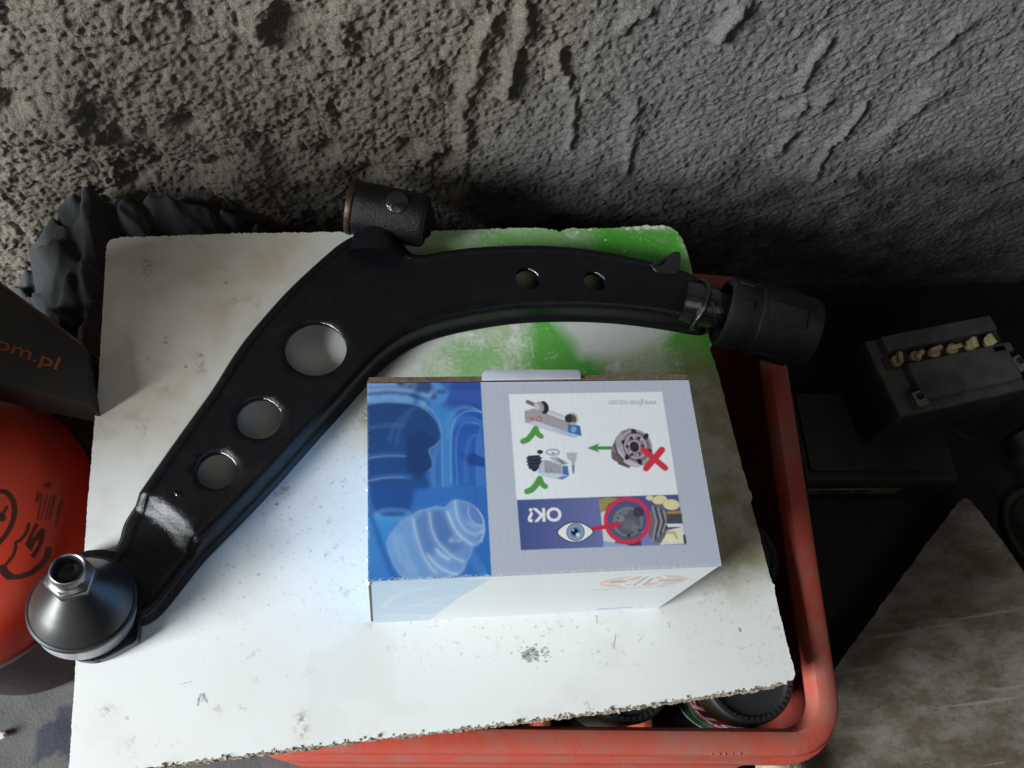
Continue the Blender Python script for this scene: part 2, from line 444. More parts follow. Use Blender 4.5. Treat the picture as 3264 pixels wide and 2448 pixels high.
_a = ramp(m_wall, _b, [(.3, (.142, .142, .142)), (.7, (.192, .188, .178))]); _w = ramp(m_wall, _b, [(.3, (.142, .120, .088)), (.7, (.212, .183, .140))])
_c = mix(m_wall, an, _a, _w)
_c = mix(m_wall, ramp(m_wall, _s, [(.30, (1, 1, 1)), (.48, (0, 0, 0))]), _c, (.06, .058, .056))
_c = mix(m_wall, ramp(m_wall, _s, [(.58, (0, 0, 0)), (.72, (1, 1, 1))]), _c, (.26, .255, .245))
at2 = me.attributes.new("oil", 'FLOAT', 'POINT')  # wall attribute oil carries a painted shadow band just above the board
_oz = Z+(fbm(X*25, Z*25, 200, 4)-.5)*.06; _wall_shade = (1-sstep(-.015, .035, _oz))*sstep(-.19, -.10, X+(fbm(X*20, Z*20, 201, 3)-.5)*.05)*(1-.35*sstep(.5, .9, X))
at2.data.foreach_set("value", np.clip(_wall_shade*(.55+.9*(fbm(X*60, Z*60, 202, 4)-.3)), 0, 1).astype(np.float32).ravel())
_c = mix(m_wall, N(m_wall, "ShaderNodeAttribute", attribute_name="oil").outputs["Fac"], _c, (.022, .019, .017))  # darkens the wall colour by the painted shadow band
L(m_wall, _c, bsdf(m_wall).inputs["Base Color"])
L(m_wall, bump(m_wall, noise(m_wall, 800, 3, .75, _co), 1.0, .0022), bsdf(m_wall).inputs["Normal"])
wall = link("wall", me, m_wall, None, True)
tag(wall, "rough grey cement rendered wall, coarse at left and trowelled at right", "wall")

# =================================================================== BOARD
BT = 0.0; BTH = 0.016
_bpx = [(338, 800), (345, 774), (356, 762), (385, 757), (470, 754), (560, 751), (700, 745), (850, 742), (1050, 740), (1200, 739), (1362, 738), (1500, 733), (1582, 729), (1640, 726), (1725, 726), (1765, 733), (1784, 738), (1812, 727), (1890, 728), (1960, 726), (2019, 722), (2070, 719), (2114, 719), (2140, 726), (2156, 737), (2172, 758), (2186, 790), (2195, 818), (2206, 865), (2225, 930), (2255, 1050), (2264, 1085), (2268, 1097), (2262, 1115), (2272, 1140), (2282, 1165), (2300, 1232), (2330, 1350), (2365, 1485), (2386, 1558), (2396, 1570), (2398, 1592), (2393, 1600), (2420, 1700), (2448, 1815), (2462, 1858), (2470, 1866), (2469, 1885), (2490, 1975), (2515, 2075), (2528, 2120), (2534, 2150), (2530, 2165), (2505, 2178), (2400, 2198), (2250, 2220), (2000, 2258), (1800, 2283), (1600, 2308), (1400, 2332), (1200, 2354), (1000, 2380), (800, 2405), (600, 2430), (400, 2460), (214, 2490), (222, 2420), (232, 2250), (243, 2090), (262, 1850), (283, 1560), (303, 1330), (312, 1250), (322, 1080)]
_b0 = ccw(np.array([P(x, y, 0)[:2] for x, y in _bpx]))
bo = resample(_b0, .0012)
nb = len(bo); s_ = np.arange(nb)*.0012
n1 = fbm(s_*700, s_*0, 5, 3)-.5; n2 = fbm(s_*150, s_*0, 6, 3)-.5; n3 = fbm(s_*260, s_*0, 16, 2)
isbot = bo[:, 1] < .036+.1*np.maximum(0, -(bo[:, 0]-.2)*0)+.012
isbot = (bo[:, 1] < .0475) & (bo[:, 0] > -.178) & (bo[:, 0] < .283)
istop = (bo[:, 1] > .405)
amp = np.where(isbot, .0022, np.where(istop, .0018, .0007))
lam = inset(bo, amp*(n1*1.2+n2*.6)+np.where(isbot, .0004+np.clip(n3-.62, 0, 1)*.005, 0))
core_out = np.where(isbot, .0006+(n2+n1)*.0010, np.where(istop, .0005+n1*.0012, .0002))
# stain and overspray map of the laminate, x,y plane
BX0, BY0, BW, BH = -.195, .025, .495, .41
RB = Raster(BW, BH, 2700, (.70, .722, .71), ss=1)
GX, GY = RB.grid(); GX = GX+BX0; GY = GY+BY0
def bp(px, py): q = P(px, py, 0); return (q[0]-BX0, q[1]-BY0)
def blend(k, c):
    RB.a = RB.a*(1-k[..., None])+np.asarray(c)*k[..., None]
n_big = fbm(GX*14, GY*14, 101, 5); n_mid = fbm(GX*70, GY*70, 102, 4); n_fine = fbm(GX*900, GY*900, 103, 2); n_spk = fbm(GX*420, GY*420, 104, 3, .7)
def soft(pts, fall, warp=.02):
    """1 inside a traced outline, falling off over `fall` metres"""
    q = np.array([bp(*p) for p in pts]); x = GX-BX0+(fbm(GX*18, GY*18, 7, 4)-.5)*warp; y = GY-BY0+(fbm(GX*18, GY*18, 8, 4)-.5)*warp
    ins = np.zeros(x.shape, bool); best = np.full(x.shape, 9.0); j = len(q)-1
    for i in range(len(q)):
        a, b = q[j], q[i]
        if a[1] != b[1]: ins ^= ((a[1] > y) != (b[1] > y)) & (x < (b[0]-a[0])*(y-a[1])/(b[1]-a[1])+a[0])
        t = np.clip(((x-a[0])*(b-a)[0]+(y-a[1])*(b-a)[1])/((b-a)@(b-a)+1e-12), 0, 1)
        best = np.minimum(best, np.hypot(x-a[0]-t*(b-a)[0], y-a[1]-t*(b-a)[1])); j = i
    return np.clip(np.where(ins, 1, 1-best/fall), 0, 1)
def speck(seed, fr):
    return fbm((GX*.83+GY*.56)*fr+5, (GY*.83-GX*.56)*fr+9, seed, 5, .72)
GRN, GRD = (.060, .37, .020), (.22, .48, .16)
blend(sstep(.35, .85, n_big)*.22, (.58, .54, .44))
# mottled brown tone on the left and upper part, greyer along the left edge
g = soft([(380, 830), (900, 800), (760, 960), (600, 1150), (480, 1320), (340, 1350), (340, 1000)], .05)
blend(np.clip(g*(.46+.30*sstep(.25, .8, n_mid)+.4*(n_big-.5)), 0, 1), (.50, .415, .29))
g = soft([(340, 1300), (480, 1300), (330, 1650), (290, 1650)], .03); blend(g*.25*sstep(.4, .7, n_mid), (.42, .38, .33))
# pale green veil, then solid patches with scraped edges
veil = np.maximum(soft([(1360, 745), (1900, 735), (2190, 735), (2290, 1180), (2300, 1240), (1700, 1230), (1340, 1200), (1500, 1060)], .022), 0)
blend(veil*(.50+.28*sstep(.32, .68, n_spk))*sstep(.25, .5, n_mid+.12), (.30, .45, .20))
for pts, fall, k in [([(1930, 735), (2150, 728), (2190, 850), (2050, 905), (1900, 850)], .020, .95), ([(1600, 745), (1900, 735), (1950, 860), (1640, 800)], .02, .55), ([(1700, 1010), (1765, 1010), (1800, 1060), (1880, 1150), (1900, 1200), (1740, 1200), (1715, 1110)], .020, .88), ([(2120, 1050), (2262, 1080), (2275, 1170), (2200, 1180)], .026, .92), ([(1480, 1140), (1580, 1120), (1640, 1200), (1500, 1200)], .02, .55), ([(1400, 760), (1600, 745), (1580, 800), (1380, 800)], .02, .35)]:
    g = soft(pts, fall); blend(g*k*sstep(.20, .55, n_spk*.8+n_mid*.35-.12+.22*g*g), GRN)
g = soft([(1775, 1012), (2000, 1012), (2130, 1040), (2080, 1075), (1960, 1120), (1880, 1110), (1810, 1050)], .012); blend(g*.8*sstep(.3, .5, n_mid+.15), (.66, .68, .69))
g = soft([(2120, 1040), (2140, 1070), (2090, 1120), (2120, 1060)], .006); blend(g*.5*sstep(.45, .55, n_spk), (.62, .66, .62))
for a, b in [((1650, 1060), (1665, 1130)), ((1670, 1050), (1680, 1120)), ((1690, 1075), (1700, 1140))]:
    RB.stroke([bp(*a), bp(*b)], .0012, (185, 205, 190), .5)
# chips along the sprayed corner
for x, y, r in [(1990, 800, .0013), (1930, 765, .0016), (1880, 732, .002), (2000, 729, .0026), (2030, 727, .003), (2060, 724, .004), (2085, 724, .004), (2110, 723, .003), (2160, 740, .002), (1840, 740, .002), (2192, 800, .0016), (2268, 1100, .002)]:
    q = bp(x, y); k = np.exp(-((GX-BX0-q[0])**2+((GY-BY0-q[1])*1.6)**2)/r**2); blend(sstep(.35, .55, k*(.55+n_spk*.9)), (.66, .66, .63))
# olive speckle right of the carton
g = soft([(2200, 1180), (2300, 1230), (2390, 1560), (2440, 1760), (2330, 1820), (2270, 1500)], .03)
blend(np.clip(g*(.55+.35*sstep(.3, .7, n_mid)+.15*(n_spk-.5)), 0, 1), (.29, .265, .135))
g2 = np.maximum(g, soft([(2250, 1700), (2470, 1850), (2520, 2130), (2300, 2000)], .04)*.7)
blend(g2*sstep(.64, .74, speck(150, 420))*.5, (.15, .17, .10))
# fine black specks over the lower middle and odd marks
g = soft([(900, 1300), (1160, 1250), (1160, 1800), (700, 1900)], .05)
blend(g*sstep(.69, .76, speck(120, 330))*.45, (.16, .16, .16))
blend(sstep(.67, .78, speck(121, 110))*.35*sstep(.45, .65, n_big), (.30, .28, .24))
g = soft([(1200, 1995), (2100, 1990), (2050, 2060), (1300, 2050)], .02); blend(g*sstep(.67, .76, speck(123, 260))*.42, (.26, .26, .21))
blend(sstep(.58, .75, fbm(GX*30, GY*30, 130, 5))*.13, (.44, .45, .38))
for pts, wd, al in [([(634, 2228), (640, 2215), (650, 2212), (654, 2228), (660, 2236)], .0016, .75), ([(634, 2230), (631, 2246)], .0014, .8), ([(650, 2216), (643, 2236)], .001, .6), ([(575, 2180), (612, 2172)], .0006, .5),
                    ([(1670, 2090), (1680, 2078), (1700, 2070)], .0030, .85), ([(1672, 2094), (1690, 2104)], .003, .85), ([(1700, 2082), (1712, 2078)], .002, .7), ([(1705, 2098), (1716, 2106)], .002, .7), ([(1725, 2070), (1740, 2062)], .0016, .5), ([(1735, 2085), (1748, 2078)], .0013, .5),
                    ([(1963, 2022), (1958, 2050), (1955, 2066)], .0008, .8), ([(1901, 1962), (1903, 1985)], .001, .7), ([(2130, 1985), (2135, 2000)], .0009, .6), ([(2357, 2006), (2359, 2010)], .0022, .9),
                    ([(470, 1140), (478, 1150)], .001, .6), ([(590, 1168), (594, 1170)], .002, .8), ([(720, 900), (722, 902)], .002, .7), ([(880, 1608), (884, 1606)], .0018, .9), ([(920, 1617), (922, 1617)], .001, .9), ([(822, 1832), (826, 1830)], .0016, .7), ([(404, 2288), (407, 2290)], .002, .5)]:
    RB.stroke([bp(*p) for p in pts], wd, (58, 56, 50), al*.62)
for _ in range(70):                              # scuffed print in front of the carton
    x, y = 1700+rng.normal(0, 26), 2085+rng.normal(0, 13); RB.stroke([bp(x, y), bp(x+rng.uniform(2, 9), y-rng.uniform(1, 6))], float(rng.uniform(.0004, .0010)), (70, 68, 60), .5)
for x, y, r in [(900, 1560, .006), (470, 850, .004), (465, 830, .003), (830, 1440, .007), (1170, 1330, .008), (528, 1090, .0022), (540, 1100, .0018), (528, 1076, .0012), (638, 1130, .0030), (636, 1160, .0034), (640, 1185, .0026), (470, 870, .0035), (820, 970, .0028), (745, 960, .003), (960, 2290, .004), (962, 2330, .004), (345, 2268, .003)]:
    q = bp(x, y); k = np.exp(-((GX-BX0-q[0])**2+(GY-BY0-q[1])**2)/r**2); blend(np.clip(k, 0, 1)*.75*sstep(.38, .62, n_spk), (.27, .23, .16))
RB.a = RB.a*(1+.03*(n_fine-.5)[..., None])
im_board = RB.image("board_stains")
m_lam = mat("white_laminate", rough=.38)
_t = N(m_lam, "ShaderNodeTexImage"); _t.image = im_board; _t.extension = 'EXTEND'
_mp = N(m_lam, "ShaderNodeMapping"); _mp.inputs["Location"].default_value = (-BX0/BW, -BY0/BH, 0); _mp.inputs["Scale"].default_value = (1/BW, 1/BH, 1)
L(m_lam, coords(m_lam), _mp.inputs[0]); L(m_lam, _mp.outputs[0], _t.inputs[0]); L(m_lam, _t.outputs[0], bsdf(m_lam).inputs["Base Color"])
L(m_lam, bump(m_lam, noise(m_lam, 260, 3), .05, .0006), bsdf(m_lam).inputs["Normal"])
m_chip = mat("chipboard_core", rough=.9)
_cc = ramp(m_chip, noise(m_chip, 420, 5, .7), [(.3, (.16, .125, .095)), (.5, (.33, .28, .22)), (.75, (.50, .44, .36))])
L(m_chip, _cc, bsdf(m_chip).inputs["Base Color"]); L(m_chip, bump(m_chip, noise(m_chip, 500, 4, .7), .9, .002), bsdf(m_chip).inputs["Normal"])
board = thing("laminate_board", "worn white laminate chipboard sheet with green spray paint in one corner, on the red crate", "board")
def slab(name, p, ztop, zbot, m, parent):
    n = len(p); v = [(a, b, ztop) for a, b in p]+[(a, b, zbot) for a, b in p]
    f = [tuple(range(n)), tuple(range(2*n-1, n-1, -1))]+[(i, n+i, n+(i+1) % n, (i+1) % n) for i in range(n)]
    return obj(name, v, f, m, parent)
slab("laminate_face", lam, 0, -.0008, m_lam, board)
nl = 5; v = []
for k in range(nl):
    zz = -.0009-(BTH-.0009)*k/(nl-1)
    h = fbm(s_*420, s_*0+zz*420, 140+k, 3)-.5
    out = core_out*(.35+.9*min(1, k/1.6))+np.where(isbot, h*.0018, h*.0008)
    pl = inset(bo, -out); v += [(a, b, zz) for a, b in pl]
f = [tuple(range(nb)), tuple(range(nl*nb-1, (nl-1)*nb-1, -1))]
for k in range(nl-1): f += [(k*nb+i, (k+1)*nb+i, (k+1)*nb+(i+1) % nb, k*nb+(i+1) % nb) for i in range(nb)]
obj("chipboard_core", v, f, m_chip, board)
# loose crumbs of chipboard standing along the sawn front edge
bm = bmesh.new()
bi = np.where(isbot)[0]
for i in rng.choice(bi, 100):
    r = float(rng.uniform(.0004, .0010))*(1.7 if rng.random() < .12 else 1)
    g = bmesh.ops.create_icosphere(bm, subdivisions=1, radius=r)
    c = bo[i]+np.array([rng.uniform(-.001, .001), rng.uniform(-.0010, .0016)])
    for q in g["verts"]: q.co = Vector((c[0], c[1], r*.3-.0004))+q.co*float(rng.uniform(.7, 1.3))
crumbs = bmobj("chipboard_crumbs", bm, m_chip, board); tag(crumbs, kind="stuff")

# =================================================================== CONTROL ARM
ZW = .0225
_up = [(252, 1165), (262, 1122), (272, 1105), (300, 1063), (340, 1005), (380, 948), (420, 893), (460, 838), (490, 788), (520, 743), (550, 706), (580, 671), (620, 627), (660, 589), (700, 553), (738, 521), (790, 497), (868, 520), (888, 549), (912, 551), (940, 545), (1000, 536), (1060, 531), (1150, 529), (1200, 531), (1250, 535), (1300, 542), (1350, 551), (1400, 562), (1440, 572), (1480, 585), (1505, 597), (1518, 620), (1520, 650)]
_lo = [(1520, 718), (1500, 717), (1450, 708), (1400, 700), (1350, 694), (1300, 690), (1250, 688), (1200, 688), (1150, 689), (1100, 693), (1050, 700), (1000, 709), (960, 718), (920, 730), (890, 743), (860, 760), (830, 783), (800, 812), (770, 845), (740, 880), (700, 923), (650, 979), (600, 1035), (560, 1078), (520, 1120), (480, 1160), (440, 1200), (415, 1230), (390, 1262), (360, 1300), (338, 1326)]
_end = [(300, 1340), (250, 1330), (215, 1290), (225, 1220)]
ol = [D(x, y, .019)[:2] for x, y in _up]+[D(x, y, .001)[:2] for x, y in _lo]+[D(x, y, .01)[:2] for x, y in _end]
ol = ccw(resample(chaikin(ol, 2), .0022))
BJ = P(262, 1922, .02)
def webz(x, y):
    s = math.hypot(x-BJ[0], y-BJ[1])
    t = min(max((s-.0665)/(.0765-.0665), 0), 1); return .0115+(ZW-.0115)*t
arm = thing("control_arm", "black painted car suspension control arm with ball joint, lying across the white board", "control arm")
holes = []
for cx, cy, rx in [(1006, 1107, 100), (826, 1330, 73.5), (689, 1497, 64)]:
    c = P(cx, cy, ZW); r = rx*np.dot(c-CAM, CF)/FPX*.99; holes.append(np.array([(c[0]+r*math.cos(a), c[1]+r*math.sin(a)) for a in np.linspace(0, 2*math.pi, 40)[:-1]]))
for cx, cy, rx, ry in [(1683, 885, 40, 36), (1897, 893, 36, 30)]:
    c = P(cx, cy, ZW); r = rx*np.dot(c-CAM, CF)/FPX; holes.append(np.array([(c[0]+r*math.cos(a), c[1]+r*1.05*math.sin(a)) for a in np.linspace(0, 2*math.pi, 30)[:-1]]))
prof = [(-.0034, .0012, 0), (-.0030, .0032, 0), (-.0004, .0042, 0), (0, .006, 0), (0, .0165, 1), (.0007, .0195, 1), (.0022, .0215, 1), (.0042, .0225, 1), (.0066, .0226, 1), (.0074, .0224, 1), (.0082, .0217, 1), (.0092, .0216, 1)]
n = len(ol); v, f = [], []
for k, (d, z, top) in enumerate(prof):
    q = inset(ol, d)
    for a, b in q:
        v.append((a, b, z*webz(a, b)/ZW if top else min(z, webz(a, b)*.9)))
for k in range(len(prof)-1):
    f += [(k*n+i, k*n+(i+1) % n, (k+1)*n+(i+1) % n, (k+1)*n+i) for i in range(n)]
base = (len(prof)-1)*n; inner = [v[base+i][:2] for i in range(n)]
v2 = [Vector(p) for p in inner]; ed = [(i, (i+1) % n) for i in range(n)]
hole_idx = []
for h in holes:
    s0 = len(v2); v2 += [Vector(p) for p in h]; ed += [(s0+i, s0+(i+1) % len(h)) for i in range(len(h))]; hole_idx.append((s0, len(h)))
gx = np.arange(-.24, .34, .006)
for x in gx:
    for y in np.arange(.08, .46, .006):
        if inside((x, y), inner) and min(math.hypot(x-p[0], y-p[1]) for p in inner[::2]) > .004 and all(math.hypot(x-h[:, 0].mean(), y-h[:, 1].mean()) > np.ptp(h[:, 0])/2+.003 for h in holes):
            v2.append(Vector((x, y)))
vo, eo, fo, *_ = geometry.delaunay_2d_cdt(v2, ed, [], 0, 1e-7)
bm = bmesh.new()
bv = [bm.verts.new(p) for p in v]
for q in f: bm.faces.new([bv[i] for i in q])
tv = {}
def tvert(i):
    if i not in tv: x, y = vo[i]; tv[i] = bm.verts.new((x, y, .0216*webz(x, y)/ZW))
    return tv[i]
for q in fo:
    c = sum((vo[i] for i in q), Vector((0, 0)))/3
    if inside(c, inner) and not any(inside(c, h) for h in holes): bm.faces.new([tvert(i) for i in q])
for h in holes:                                   # rolled hole rims
    m_ = len(h); c = h.mean(0); rings = [(1, .0216), (.985, .0211), (.975, .0198), (.975, .0160)]
    rr = [[bm.verts.new((*(c+(p-c)*s), z)) for p in h] for s, z in rings]
    for a, b in zip(rr[:-1], rr[1:]):
        for i in range(m_): bm.faces.new([a[i], a[(i+1) % m_], b[(i+1) % m_], b[i]])
bmesh.ops.remove_doubles(bm, verts=bm.verts, dist=2e-5)
body = bmobj("pressed_body", bm, m_paint, arm, angle=1.2)
# raised press line along the upper flange and a small dimple, as on the stamping
dm = [P(x, y, .0219) for x, y in [(556, 1566), (561, 1574), (569, 1580), (578, 1581)]]
tube("press_dimple", [tuple(q) for q in dm], [.0003, .0010, .0011, .0003], m_wet, arm, 8)
for h in holes:                                   # glossy arc added on each hole's far edge to catch a glint
    c = h.mean(0); rad = np.ptp(h[:, 0])/2; ang = np.linspace(.35, 1.45, 14)
    arc = []
    for a in ang:
        d = CR[:2]*math.cos(a)+CU[:2]/np.linalg.norm(CU[:2])*math.sin(a); d = d/np.linalg.norm(d); arc.append((c[0]+d[0]*rad*.985, c[1]+d[1]*rad*.985, .0203))
    tube("hole_glint_arc", arc, [.0002+.0011*abs(math.sin(math.pi*k/13))**.7 for k in range(14)], m_wet, arm, 8)
# front sleeve
A = Vector(P(758*DS, 446*DS, .030)); B = Vector(P(915*DS, 478*DS, .030)); ax = (B-A).normalized(); SL = (B-A).length
fm = frame(A, ax, (0, 0, 1))
SR = .0212
sl = lathe("bush_sleeve", [(SR*.97, .0015), (SR, .0025), (SR, .012), (SR*1.01, .030), (SR, SL-.003), (SR*.97, SL)], fm, m_cast, arm, 48, caps=False)
lathe("sleeve_rim", [(SR*1.02, -.001), (SR*1.05, .0005), (SR*1.05, .003), (SR, .0045)], fm, m_rust, arm, 48, caps=False)
lathe("sleeve_bush", [(SR*1.0, -.0002), (SR*.72, .0015), (SR*.6, -.002), (SR*.42, -.002), (SR*.40, .004)], fm, m_rubber, arm, 40)
lathe("sleeve_bush", [(SR*.97, SL-.0005), (SR*.9, SL+.0025), (SR*.62, SL+.004), (SR*.5, SL+.007), (SR*.34, SL+.007), (SR*.3, SL)], fm, m_rubber, arm, 40)
lathe("weld_boss", [(.0095, -.004), (.0088, .0015), (.006, .0030), (.0025, .0034)], frame(A+ax*SL*.62+Vector((0, -.003, .0206)), (0, -.25, 1)), m_wet, arm, 24)
nk0 = Vector(P(812*DS, 555*DS, .016)); nk1 = A+ax*SL*.40-Vector((0, 0, .004))
_nk = [nk0.lerp(nk1, t) for t in (0, .2, .4, .6, .75, .9, 1)]
tube("sleeve_neck", _nk, [.0225, .0215, .0195, .0175, .0165, .0185, .021], m_paint, arm, 28)
wr = [nk0.lerp(nk1, .80)+Vector((.0205*math.cos(a), -.0005, .0185*math.sin(a))) for a in np.linspace(-.2, 3.3, 22)]
tube("weld_bead", wr, [.0020+.0006*math.sin(i*2.1) for i in range(22)], m_wet, arm, 8)
# bracket tab
tb = [P(x, y, .022) for x, y in [(2070, 846), (2098, 842), (2122, 822), (2140, 806), (2164, 802), (2170, 815), (2168, 862), (2150, 880), (2100, 875)]]
prism("bracket_tab", chaikin([(q[0], q[1]) for q in tb], 1), .009, .0235, m_wet, arm, .0012)
wt = [P(x, y, .024) for x, y in [(2075, 848), (2095, 842), (2112, 832), (2122, 822)]]
tube("weld_bead", wt, [.0012, .0018, .0018, .001], m_wet, arm, 8)
# pin, weld and rear rubber bush
RA = Vector(P(1560*DS, 672*DS, .021)); RBp = Vector(P(1750*DS, 721*DS, .021)); rax = (RBp-RA).normalized(); RLEN = (RBp-RA).length
fr = frame(RA, rax, (0, 0, 1))
lathe("pin", [(.0165, -.034), (.0178, -.020), (.0165, -.012), (.0150, -.004), (.0150, .01), (.0150, .02)], fr, m_wet, arm, 36)
wr = [fr @ Vector((.0178*math.cos(a), .0205*math.sin(a), -.0175-.004*abs(math.sin(a))**2)) for a in np.linspace(-2.0, 2.0, 40)]
tube("weld_bead", wr, [.0024+.0003*math.sin(i*1.1)+.0002*math.sin(i*2.7) for i in range(40)], m_wet, arm, 8)
RR = .0292
def hexy(a, h): return 1+.020*math.cos(6*a+.4)*(1 if .016 < h < RLEN-.008 else .2)
lathe("rear_bush", [(.0158, .012), (.0200, .010), (.0235, .002), (.0262, -.001), (RR*.97, .001), (RR, .0045), (RR*.985, .017), (RR*.965, .0185), (RR*.965, .0245), (RR*.985, .0255), (RR*.99, RLEN-.010), (RR*.975, RLEN-.008), (RR*.99, RLEN-.004), (RR*.96, RLEN-.0005), (RR*.8, RLEN+.001), (.012, RLEN+.001)], fr, m_rubber, arm, 72, .45, True, hexy)
for k in range(8):
    a = k*math.pi/4+.25
    q = fr @ Matrix.Rotation(a, 4, 'Z')
    bevbox("bush_rib", (RR*.985, 0, .0105), (.0022, .007, .012), m_rubber, arm, bev=.0008, mtx=q)
    if k % 2 == 0:
        bevbox("bush_pad", (RR*.985, 0, RLEN*.60), (.0030, .0165, .030), m_rubber, arm, bev=.0012, mtx=q)
# ball joint: housing lobe, ring, boot, nut
hp = [P(x, y, .002)[:2] for x, y in [(176, 2035), (192, 2062), (226, 2096), (262, 2113), (302, 2117), (345, 2106), (384, 2086), (416, 2068), (436, 2058), (446, 2050), (451, 2030), (452, 2000), (462, 1975), (484, 1945)]]
cbj = np.array(P(300, 1935, .002)[:2]); last = np.array(hp[-1]); first = np.array(hp[0])
a1 = math.atan2(*(last-cbj)[::-1]); a0 = math.atan2(*(first-cbj)[::-1])
if a0 < a1: a0 += 2*math.pi
hp = [np.array(p) for p in hp]+[cbj+.036*np.array([math.cos(a), math.sin(a)]) for a in np.linspace(a1, a0, 16)[1:-1]]
hp = ccw(resample(np.array(hp), .003))
bj = prism("ball_joint", chaikin(hp, 1), .0006, .0112, m_paint, arm, .0018)
vr = ray(262, 1922); vr = vr/np.linalg.norm(vr)
idir = -.40*CR+.917*CU; idir = idir-vr*np.dot(idir, vr); idir /= np.linalg.norm(idir)
axd = -math.cos(.46)*vr+math.sin(.46)*idir
BR = 163*np.dot(P(262, 1922, .026)-CAM, CF)/FPX
c0 = Vector(P(262, 1922, .026)); fb = frame(c0, axd, (1, 0, 0))
lathe("retaining_ring", [(BR*.93, -.018), (BR*.95, -.016), (BR*.95, -.004), (BR*.90, -.002)], fb, m_ring, bj, 64)
lathe("boot_lip", [(BR*.90, -.0035), (BR*.985, -.003), (BR*1.0, -.0012), (BR*.995, .0008), (BR*.955, .0016), (BR*.93, .0012)], fb, m_black, bj, 64)
lathe("ball_joint_boot", [(BR*.955, .0006), (BR*.925, .0024), (BR*.86, .0072), (BR*.73, .0128), (BR*.59, .0186), (BR*.45, .0242), (BR*.35, .0284), (BR*.30, .0306), (BR*.26, .0312)], fb, m_boot, bj, 72, .9)
lathe("boot_collar", [(BR*.27, .029), (BR*.29, .0322), (BR*.27, .0335)], fb, m_black, bj, 40)
nut = lathe("stud_nut", [(.0128, .0330), (.0142, .0338), (.0142, .0392), (.0126, .0404)], fb @ Matrix.Rotation(.25, 4, 'Z'), m_steel, bj, 6, .2)
NR = 55*np.dot(P(222, 1832, .055)-CAM, CF)/FPX
lathe("nut_collar", [(.0122, .0398), (NR*1.0, .0412), (NR, .0468), (NR*.955, .0485), (NR*.90, .0489), (NR*.83, .0482), (NR*.78, .0462), (NR*.76, .040)], fb, m_steel, bj, 48, .5, caps=False)
lathe("stud_end", [(NR*.765, .040), (NR*.76, .0428), (NR*.5, .0436), (NR*.3, .0425), (.0008, .0418)], fb, grime(mat("dark_stud", rough=.4, metal=.7), (.03, .028, .035), (.06, .055, .065), 200), bj, 32)

# =================================================================== PARTS CARTON
BXW, BXD, BXH, BXR = .20094, .1219, .12557, -.05611
BO = np.array([-.0008, .1074, 0.0]); EX = np.array([math.cos(BXR), math.sin(BXR), 0]); EY = np.array([-math.sin(BXR), math.cos(BXR), 0])
def lidp(px, py):
    q = P(px, py, BXH)-BO; return (q@EX, q@EY)
def frontp(px, py):
    q = PP(px, py, BO, EY)-BO; return (q@EX, q[2])
LM = .002
RL = Raster(BXW, BXD, 5500, lin((188, 195, 212)), ss=2)
def Z5(p): return [lidp(1600+x*.27125, 1230+y*.27125) for x, y in p]
def Z6(p): return [lidp(1600+x*.33906, 1560+y*.33906) for x, y in p]
def ZA(p): return [lidp(1130+x*.22306, 1180+y*.22306) for x, y in p]
def ZB(p): return [lidp(1130+x*.27121, 1550+y*.27121) for x, y in p]
def lp(p): return [lidp(x, y) for x, y in p]
UX = np.array(lidp(1900, 1400))-np.array(lidp(1800, 1400)); UX /= np.linalg.norm(UX)
UY = np.array(lidp(1700, 1300))-np.array(lidp(1700, 1400)); UY /= np.linalg.norm(UY)
# --- blue picture panel
bl = lp([(1160, 1195), (1532, 1190), (1569, 1850), (1569, 1870), (1160, 1870)])
RL.poly(bl, (52, 104, 184), 1, (44, 112, 192), (0, -1))
RL.poly(ZA([(1360, 100), (1800, 100), (1815, 560), (1500, 520), (1280, 480), (1360, 300)]), (46, 78, 168))
RL.poly(ZA([(1400, 560), (1815, 560), (1880, 1659), (1390, 1659), (1370, 1000)]), (34, 84, 178), 1, (38, 100, 184), (0, -1))
RL.poly(ZA([(1380, 300), (1800, 290), (1808, 480), (1500, 420), (1390, 420)]), (60, 98, 182), .5)
RL.poly(ZA([(1090, 560), (1230, 500), (1460, 600), (1400, 800), (1385, 1100), (1375, 1300), (1400, 1659), (1270, 1659), (1240, 1200), (1245, 900), (1180, 700)]), (62, 134, 208))
for yy, al in ((560, .7), (700, .35), (760, .35)):
    RL.stroke(ZA([(1310, yy+250), (1360, yy+120), (1450, yy), (1560, yy-40), (1700, yy-20), (1810, yy+40)]), .0016, (96, 158, 222), al)
RL.poly(ZA([(1810, 800), (1860, 1400), (1870, 1659), (1740, 1659), (1720, 1300), (1730, 1000), (1770, 850)]), (66, 124, 200), .8)
RL.poly(ZA([(1500, 1180), (1720, 1190), (1860, 1260), (1860, 1380), (1600, 1340)]), (22, 58, 146), .9)
RL.stroke(ZA([(1720, 920), (1640, 1000), (1600, 1160), (1580, 1300), (1600, 1600)]), .0012, (110, 150, 215), .5)
RL.stroke(ZA([(1190, 1080), (1140, 1250), (1120, 1500), (1130, 1659)]), .0012, (120, 165, 225), .5)
